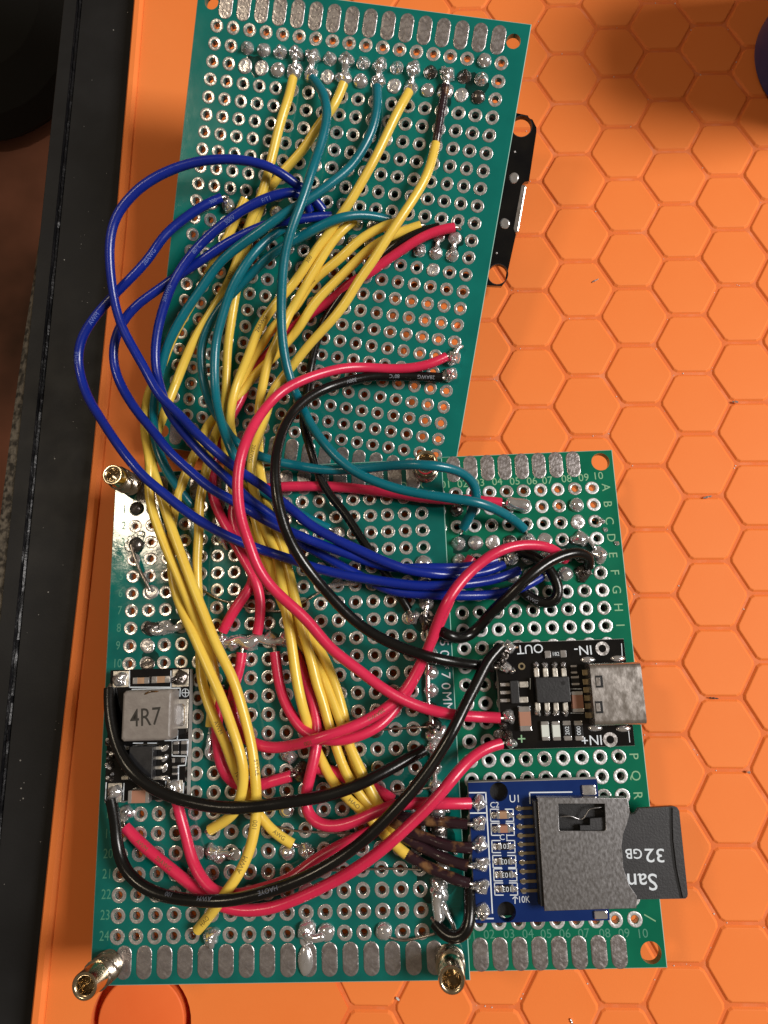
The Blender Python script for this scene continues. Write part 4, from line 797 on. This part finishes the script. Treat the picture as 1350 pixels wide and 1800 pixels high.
# USB-C shell: a flattened tube with the mouth to the right
xa, xb, ya, yb = ch.rect(rc(845, 255, 1272, 772), T+3.2)
def shell(x0, x1, y0, y1, z0, z1, rr_, n=6):
    out = []
    for (cx, cy, a0) in ((y1-rr_, z1-rr_, 0), (y0+rr_, z1-rr_, 90), (y0+rr_, z0+rr_, 180), (y1-rr_, z0+rr_, 270)):
        for i in range(n+1): a = math.radians(a0+90*i/n); out.append((cx+rr_*math.cos(a), cy+rr_*math.sin(a)))
    return out
so = shell(0, 0, ya, yb, T+.1, T+3.2, .75); si = shell(0, 0, ya+.28, yb-.28, T+.38, T+2.92, .6)
mbs = MB().rings([[(xa, *p) for p in so], [(xb-.1, *p) for p in so], [(xb, *[q for q in p]) for p in si], [(xb-2.5, *p) for p in si]], cap0=True, cap1=True)
sh = obj('usb_socket', mbs, m_usb, ch.root)
obj('contact_tongue', MB().box(xb-2.4, xb-.4, ya+1.4, yb-1.4, T+1.35, T+1.85, .1), m_blk, sh)
for y in (395, 625):
    q = rc(868, y-35 if y < 500 else y-55, 930, y+65 if y < 500 else y+45); X0, X1, Y0, Y1 = ch.rect(q, T+3.2)
    obj('latch_window', MB().box(X0, X1, Y0, Y1, T+3.19, T+3.212), m_res, sh)
    obj('latch_tab', MB().box(X0+.1, X1-.35, Y0+.25, Y1-.25, T+3.2, T+3.235, .02), m_usb, sh)

# memory card module
def cs_(x, y): return 810+x/6.207, 1350+y/6.207
def rs_(a, b, c, d): return (*cs_(a, b), *cs_(c, d))
def ch2(x, y): return 930+x/4.655, 1380+y/4.655
T = 3.0
sd = Mod(PC, 'card_reader_module', 'blue memory card reader module with a steel card slot, on the narrow board', 'module', -1.05, -19.75)
h1 = sd.P(*cs_(415, 260), T); h2 = sd.P(*cs_(500, 1568), T)
link('circuit_board', plate_mesh('circuit_board', [(-8.55, -8.5), (8.5, -8.5), (8.5, 8.5), (-8.55, 8.5)], [circle(*h1, 1.2), circle(*h2, 1.2)], T-1.4, T, m_blue), sd.root)
link('board_rim', plate_mesh('board_rim', [(-8.62, -8.55), (8.56, -8.55), (8.56, 8.57), (-8.62, 8.57)], [circle(*h1, 1.3), circle(*h2, 1.3)], T-1.45, T-.2, m_edge), sd.root)
obj('pin_spacer_hole_shade', MB().box(-8.1, -2.6, -8.2, 8.2, .1, T-1.46, .1), m_blk, sd.root)  # black spacer, widened so its colour gives the shade inside the mounting holes
for pts in ([(95, 270), (272, 268), (345, 1580)], [(105, 492), (282, 490)], [(165, 1642), (352, 1642)], [(755, 385), (750, 268), (1210, 262)]): sd.line([cs_(*p) for p in pts], T, .16, m_silk)
sd.text('U1', *cs_(590, 338), T, .95, 0, m_silk, .001, .95); sd.text('C2', *cs_(368, 405), T, .72, 0, m_silk, 0); sd.text('C1', *cs_(472, 757), T, .72, 0, m_silk, 0); sd.text('10K', *cs_(688, 1437), T, .8, 0, m_silk, .001, .85)
sd.line([cs_(592, 1475), cs_(592, 1400)], T, .12, m_silk); sd.line([cs_(568, 1425), cs_(592, 1398), cs_(618, 1425)], T, .1, m_silk)
for i, (y, x0, mk) in enumerate(((515, 322, 0), (668, 330, 0), (857, 338, '103'), (1020, 348, 'E01'), (1165, 358, 'E01'), (1320, 367, 'E01'))):
    x1 = x0+254; d = 66
    sd.line([cs_(*p) for p in ((x0+90, y-d), (x0, y-d), (x0+5, y+d), (x0+95, y+d))], T, .12, m_silk); sd.line([cs_(*p) for p in ((x1-90, y-d), (x1-5, y-d), (x1, y+d), (x1-80, y+d))], T, .12, m_silk)
    if not mk: sd.chip('capacitor', rs_(x0+72, y-42, x1-45, y+42), T, T+.85, m_tan if i == 0 else m_pink, 'x', .22)
    else: sd.chip('resistor', rs_(x0+70, y-40, x1-42, y+40), T, T+.45, m_res, 'x', .2, None, (mk if mk == '103' else '103', .62, 0 if mk == '103' else 180))
    sd.joint(*cs_(x0+40, y), 'flatd', .45, .4, T); sd.joint(*cs_(x1-25, y), 'flats', .35, .4, T)
for i, y in enumerate((440, 532, 640, 737, 832, 930, 1030, 1128, 1236, 1340)):
    x = 600+i*6; sd.box('slot_contact', rs_(x, y-18, 850+i*5, y+18), T, T+.16, m_gold, .05); sd.joint(*cs_(x+35, y), 'flats', .38, .5, T)
for a, b in ((200, 375), (205, 600), (215, 825), (235, 1045), (235, 1290), (240, 1560)): sd.joint(*cs_(a, b), 'lumps', .85, .8, T); sd.joint(*cs_(a-60, b+12), 'lumps', .4, .8, T)
for a, b in ((120, 385), (105, 605), (130, 850), (120, 1050), (120, 1310)): bridge(sd.root, [(*sd.P(*cs_(a-20, b), T+.3), T+.35), (*sd.P(*cs_(a+40, b-8), T+.3), T+.5), (*sd.P(*cs_(a+110, b-40), T), T+.2)], .26)
TS = T+1.9
o_ = [sd.P(*ch2(*p), TS) for p in ((72, 105), (805, 112), (822, 225), (802, 310), (768, 400), (756, 500), (770, 680), (820, 825), (880, 910), (876, 1005), (130, 1028))]
w_ = [sd.P(*ch2(*p), TS) for p in ((238, 150), (622, 150), (632, 365), (618, 378), (255, 378), (243, 365))]
slot = link('card_slot', plate_mesh('card_slot', o_, [w_], TS-.2, TS, m_steel, .05), sd.root)
xx0, yy0 = min(p[0] for p in o_[:2]+o_[9:]), 0
A_, B_, C2_, D_ = o_[0], o_[1], o_[9], o_[10]
def wall(p, q, z0, z1, t, name):
    d = Vector((q[0]-p[0], q[1]-p[1])).normalized(); n = Vector((-d.y, d.x))*t
    return obj(name, MB().prism([p, q, (q[0]-n.x, q[1]-n.y), (p[0]-n.x, p[1]-n.y)], z0, z1), m_steel, slot, smooth=0)
wall(A_, B_, T+.02, TS-.19, .2, 'side_wall'); wall(C2_, D_, T+.02, TS-.19, .2, 'side_wall')
obj('slot_liner', MB().prism([(A_[0]-.55, A_[1]-.35), (B_[0]-2.5, B_[1]-.35), (C2_[0]-2.5, C2_[1]+.35), (D_[0]-.55, D_[1]+.35)], T+.02, T+.5), m_blk, slot, smooth=0)
obj('liner_bar', MB().box(A_[0]-.6, A_[0]+.15, D_[1]+.4, A_[1]-.4, T+.5, TS-.3, .05), m_blk, slot)
bridge(slot, [(*sd.P(*ch2(250, 262), TS-.5), TS-.55), (*sd.P(*ch2(340, 255), TS-.5), TS-.5), (*sd.P(*ch2(420, 282), TS-.5), TS-.6), (*sd.P(*ch2(450, 270), TS-.4), TS-.5), (*sd.P(*ch2(495, 200), TS-.4), TS-.4), (*sd.P(*ch2(590, 180), TS-.4), TS-.35)], .12, m_steel, 'latch_spring')
for q in ((435, 0, 550, 85), (535, 1030, 645, 1100)): sd.box('ground_pad', (*ch2(q[0], q[1]), *ch2(q[2], q[3])), T, T+.3, m_sold, .12)
# the card
cd_ = [PC.loc(*ch2(*p), T+1.5) for p in ((500, 330), (500, 275), (640, 262), (835, 245), (870, 235), (900, 192), (1180, 175), (1212, 183), (1230, 212), (1300, 890), (1296, 915), (1280, 930), (700, 940), (420, 950), (420, 330))]
cxm = sum(p[0] for p in cd_)/len(cd_); cym = sum(p[1] for p in cd_)/len(cd_)
card = PC.root('memory_card', cxm, cym, T+.75); tag(card, 'black 32GB micro memory card half inserted in the steel slot, overhanging the board edge', 'memory card')
mbody = [(x-cxm, y-cym) for x, y in cd_]
obj('card_body', MB().prism(mbody, 0, .72), m_card, card, smooth=0)
gp = [PC.loc(*ch2(*p), T+1.5) for p in ((1157, 182), (1158, 330), (1162, 450), (1174, 570), (1190, 680), (1215, 800), (1243, 925))]; mg = MB()
P2 = [(x-cxm, y-cym) for x, y in gp]
mg.rings([[(x-.13, y, .722), (x+.13, y, .722)] for x, y in P2], closed=False)
obj('grip_groove', mg, m_res, card, smooth=0)
rp = [PC.loc(*ch2(*p), T+1.5) for p in ((1172, 182), (1205, 190), (1224, 215), (1293, 890), (1282, 920), (1258, 923), (1230, 800), (1205, 680), (1189, 570), (1177, 450), (1173, 330))]
obj('grip_ridge', MB().prism([(x-cxm, y-cym) for x, y in rp], .6, .86, .08), m_card, card)
for t, p, hh, sx in (('32', (1030, 570), 1.65, 1.15), ('GB', (858, 558), 1.2, 1.0), ('San', (925, 785), 2.0, 1.02)):
    x, y = PC.loc(*ch2(*p), T+1.5); lettering('printed_text', t, x-cxm, y-cym, .735, hh, 178.5, m_silk, card, .012, sx)

# controller board under the tilted board
DH = -11.2
mc = Mod(PA, 'controller_board', 'black controller board plugged in beneath the tilted top board, its holed end sticking out', 'circuit board', 4.0, 15.2, DH)
hA = mc.P(917, 222, DH); hB = mc.P(875, 482, DH); eR = mc.P(937, 300, DH)[0]; top_ = mc.P(930, 200, DH)[1]; bot_ = mc.P(872, 503, DH)[1]
def uv(px, py): return mc.P(px, py, DH)
outl = [(-24.5, bot_), uv(862, 502), uv(882, 503), uv(889, 494), uv(907, 412), uv(903, 402), uv(917, 326), uv(922, 320), uv(930, 318), uv(943, 232), uv(943, 224), uv(936, 210), uv(930, 208), uv(928, 203), uv(905, 198), (-24.5, top_)]
link('circuit_board', plate_mesh('circuit_board', outl, [circle(*hA, 1.62, 28), circle(*hB, 1.62, 28)], -1.4, 0, m_bpcb), mc.root)
for p in (hA, hB): obj('hole_edge', MB().lathe([(1.76, .004), (1.74, .02), (1.66, .02), (1.62, .0), (1.62, -1.3)], 28, (*p, 0)), m_blk, mc.root)
for px, py in ((903, 313), (887, 393)): o = mc.joint(px, py, 'flats', .85, .6, DH)
u0 = uv(918, 325); u1 = uv(910, 408)
obj('usb_socket', MB().box(u0[0]-3.5, u0[0]+.75, u1[1]-.1, u0[1]+.1, -3.0, -.05, .2), m_usb, mc.root)
for px, py in ((905, 267), (873, 445)): mc.joint(px, py, 'flatd', .2, .3, DH)
for r in (1, 10):
    hs = MB(); y = R_(r)-mc.y0; hs.box(C_(1.5, 18)-mc.x0, C_(16.5, 18)-mc.x0, y-1.27, y+1.27, 0.03, -DH-TH-.1, .1); obj('pin_socket', hs, m_blk, mc.root)
# board hidden under the narrow one, seen through its holes
un = Mod(PC, 'plug_in_board', 'black circuit board mounted under the narrow green board, showing only through its holes', 'circuit board', 0, 2.4, -3.6)
obj('circuit_board', MB().box(-13.2, 12.6, -21, 22.6, -1.3, 0, .05), m_bpcb, un.root)
for x in (-11.4, 8.9): obj('pin_socket', MB().box(x-1.2, x+1.2, -18, 18, .03, 2.2, .1), m_blk, un.root)

# ---------------------------------------------------------------- brass standoffs
def standoff(label, sx, sy, tilt, H=6.0, R=1.62, CH=2.7):
    o = PB.root('brass_standoff', 22.5*sx, 33.15 if sy > 0 else -32.55); tag(o, label, 'standoff', 'brass standoffs at the corners of the large board')
    o.rotation_euler.rotate_axis('X', tilt[0]); o.rotation_euler.rotate_axis('Y', tilt[1])
    n = 28
    obj('tube', MB().lathe([(R, 2.4), (R, H-.12), (R-.1, H), (R-.32, H+.02), (R-.50, H-.1), (R-.62, H-.5), (R-.68, H-1.2), (R-.7, H-2.4), (R-.72, H-4.0), (.001, H-4.0)], n), m_brass, o, smooth=40)
    rings = []; rn = random.Random(int(sx*3+sy*5+20)); m = int(10*CH)
    for i in range(m+1):
        z = .02+CH*i/m
        rings.append([((R+.1+.16*math.sin(i*1.5+a*1.0)+rn.uniform(-.05, .05))*math.cos(a), (R+.1+.16*math.sin(i*1.5+a*1.0)+rn.uniform(-.05, .05))*math.sin(a), z) for a in [2*math.pi*j/20 for j in range(20)]])
    obj('twisted_collar', MB().rings(rings, cap1=True), m_brassD, o, smooth=70)
    obj('lower_leg', MB().lathe([(1.1, .05), (1.1, -TH-.02), (R, -TH-.03), (R, -TH-5.5), (.001, -TH-5.5)], 20), m_brass, o)
standoff('brass standoff at the upper left corner of the large board, leaning left', -1, 1, (0, -.05), 6.0, 1.5, 4.3)
standoff('brass standoff at the upper right corner of the large board, where three boards meet', 1, 1, (0, 0), 5.2)
standoff('brass standoff at the lower left corner of the large board, leaning out over the mat', -1, -1, (.0, -.06), 6.2, 1.66, 3.3)
standoff('brass standoff at the lower right corner of the large board, beside the short black wire', 1, -1, (0, 0), 6.0, 1.64, 2.4)

# ---------------------------------------------------------------- navy container at the upper right and crumbs on the mat
p0 = GROUND.at(1324, 116)
nv = bpy.data.objects.new('navy_container', None); COL.objects.link(nv); nv.location = Vector((p0.x+16.2, p0.y, 0))*S
tag(nv, 'dark navy round container at the upper right edge, only its curved side in view', 'container')
obj('body', MB().lathe([(.001, .05), (15.6, .05), (16.2, .6), (16.2, 33.0), (15.6, 33.6), (.001, 33.6)], 72), m_navy, nv)
obj('lid', MB().lathe([(16.4, 33.7), (16.7, 34.2), (16.7, 41.5), (16.0, 42.4), (.001, 42.5)], 72), m_navy, nv)
rg = random.Random(8)
def crumb(name, label, px, py, ln, wd, ang, mat, h=.35, group=None):
    p = GROUND.at(px, py); mb = MB(); n = 6
    P = [Vector((math.cos(ang)*(t-.5)*ln, math.sin(ang)*(t-.5)*ln, .12+h*.5*rg.random())) for t in (0, .3, .65, 1)]
    o = obj(name, MB().tube(spline(P, .15), lambda t: wd*(.35+.65*math.sin(math.pi*min(.95, max(.05, t))))*(1+.3*math.sin(t*17)), 6), mat, None, (p.x, p.y, -.05), smooth=30)
    return tag(o, label, 'scrap', group)
crumb('solder_scrap', 'thin solder clipping lying across a hexagon right of the controller board', 1046, 494, 1.3, .14, .5, m_dull)
crumb('solder_scrap', 'bright solder crumb in the groove at the far right of the mat', 1292, 707, 1.0, .2, -.2, m_sold)
crumb('solder_scrap', 'forked shiny clipping in a groove right of the narrow board', 1243, 874, 1.5, .2, .25, m_sold)
crumb('solder_scrap', 'tiny round solder crumb in the groove right of the USB socket', 1315, 1357, .6, .22, 0, m_sold)
crumb('wire_scrap', 'black fibre in the groove right of the USB socket', 1254, 1227, 1.4, .12, -.1, m_ink)
crumb('solder_scrap', 'solder crumb at the very bottom of the mat below the narrow board', 1004, 1794, .7, .2, 1.9, m_sold)
crumb('solder_scrap', 'white crumb on the hexagon left of the lower right standoff', 699, 1755, .6, .18, -.7, m_led)
ds = MB()
for i in range(260):
    c = rg.randint(-3, 5); h = rg.randint(-8, 30)
    if (c+h) % 2: h += 1
    x, y = hexc(c, h); k = rg.randint(0, 5); t = rg.random()
    V6 = [(2/3*cs, 0), (cs/3, rs/2), (-cs/3, rs/2), (-2/3*cs, 0), (-cs/3, -rs/2), (cs/3, -rs/2)]
    a, b = V6[k], V6[(k+1) % 6]; px_, py_ = x+a[0]+(b[0]-a[0])*t+rg.uniform(-.2, .2), y+a[1]+(b[1]-a[1])*t+rg.uniform(-.2, .2); r = rg.uniform(.04, .13)
    ds.lathe([(r, -GD+.01), (r*.8, -GD+r), (.001, -GD+r*1.2)], 5, (px_, py_, 0))
tag(obj('groove_dust', ds, m_led), kind='stuff')
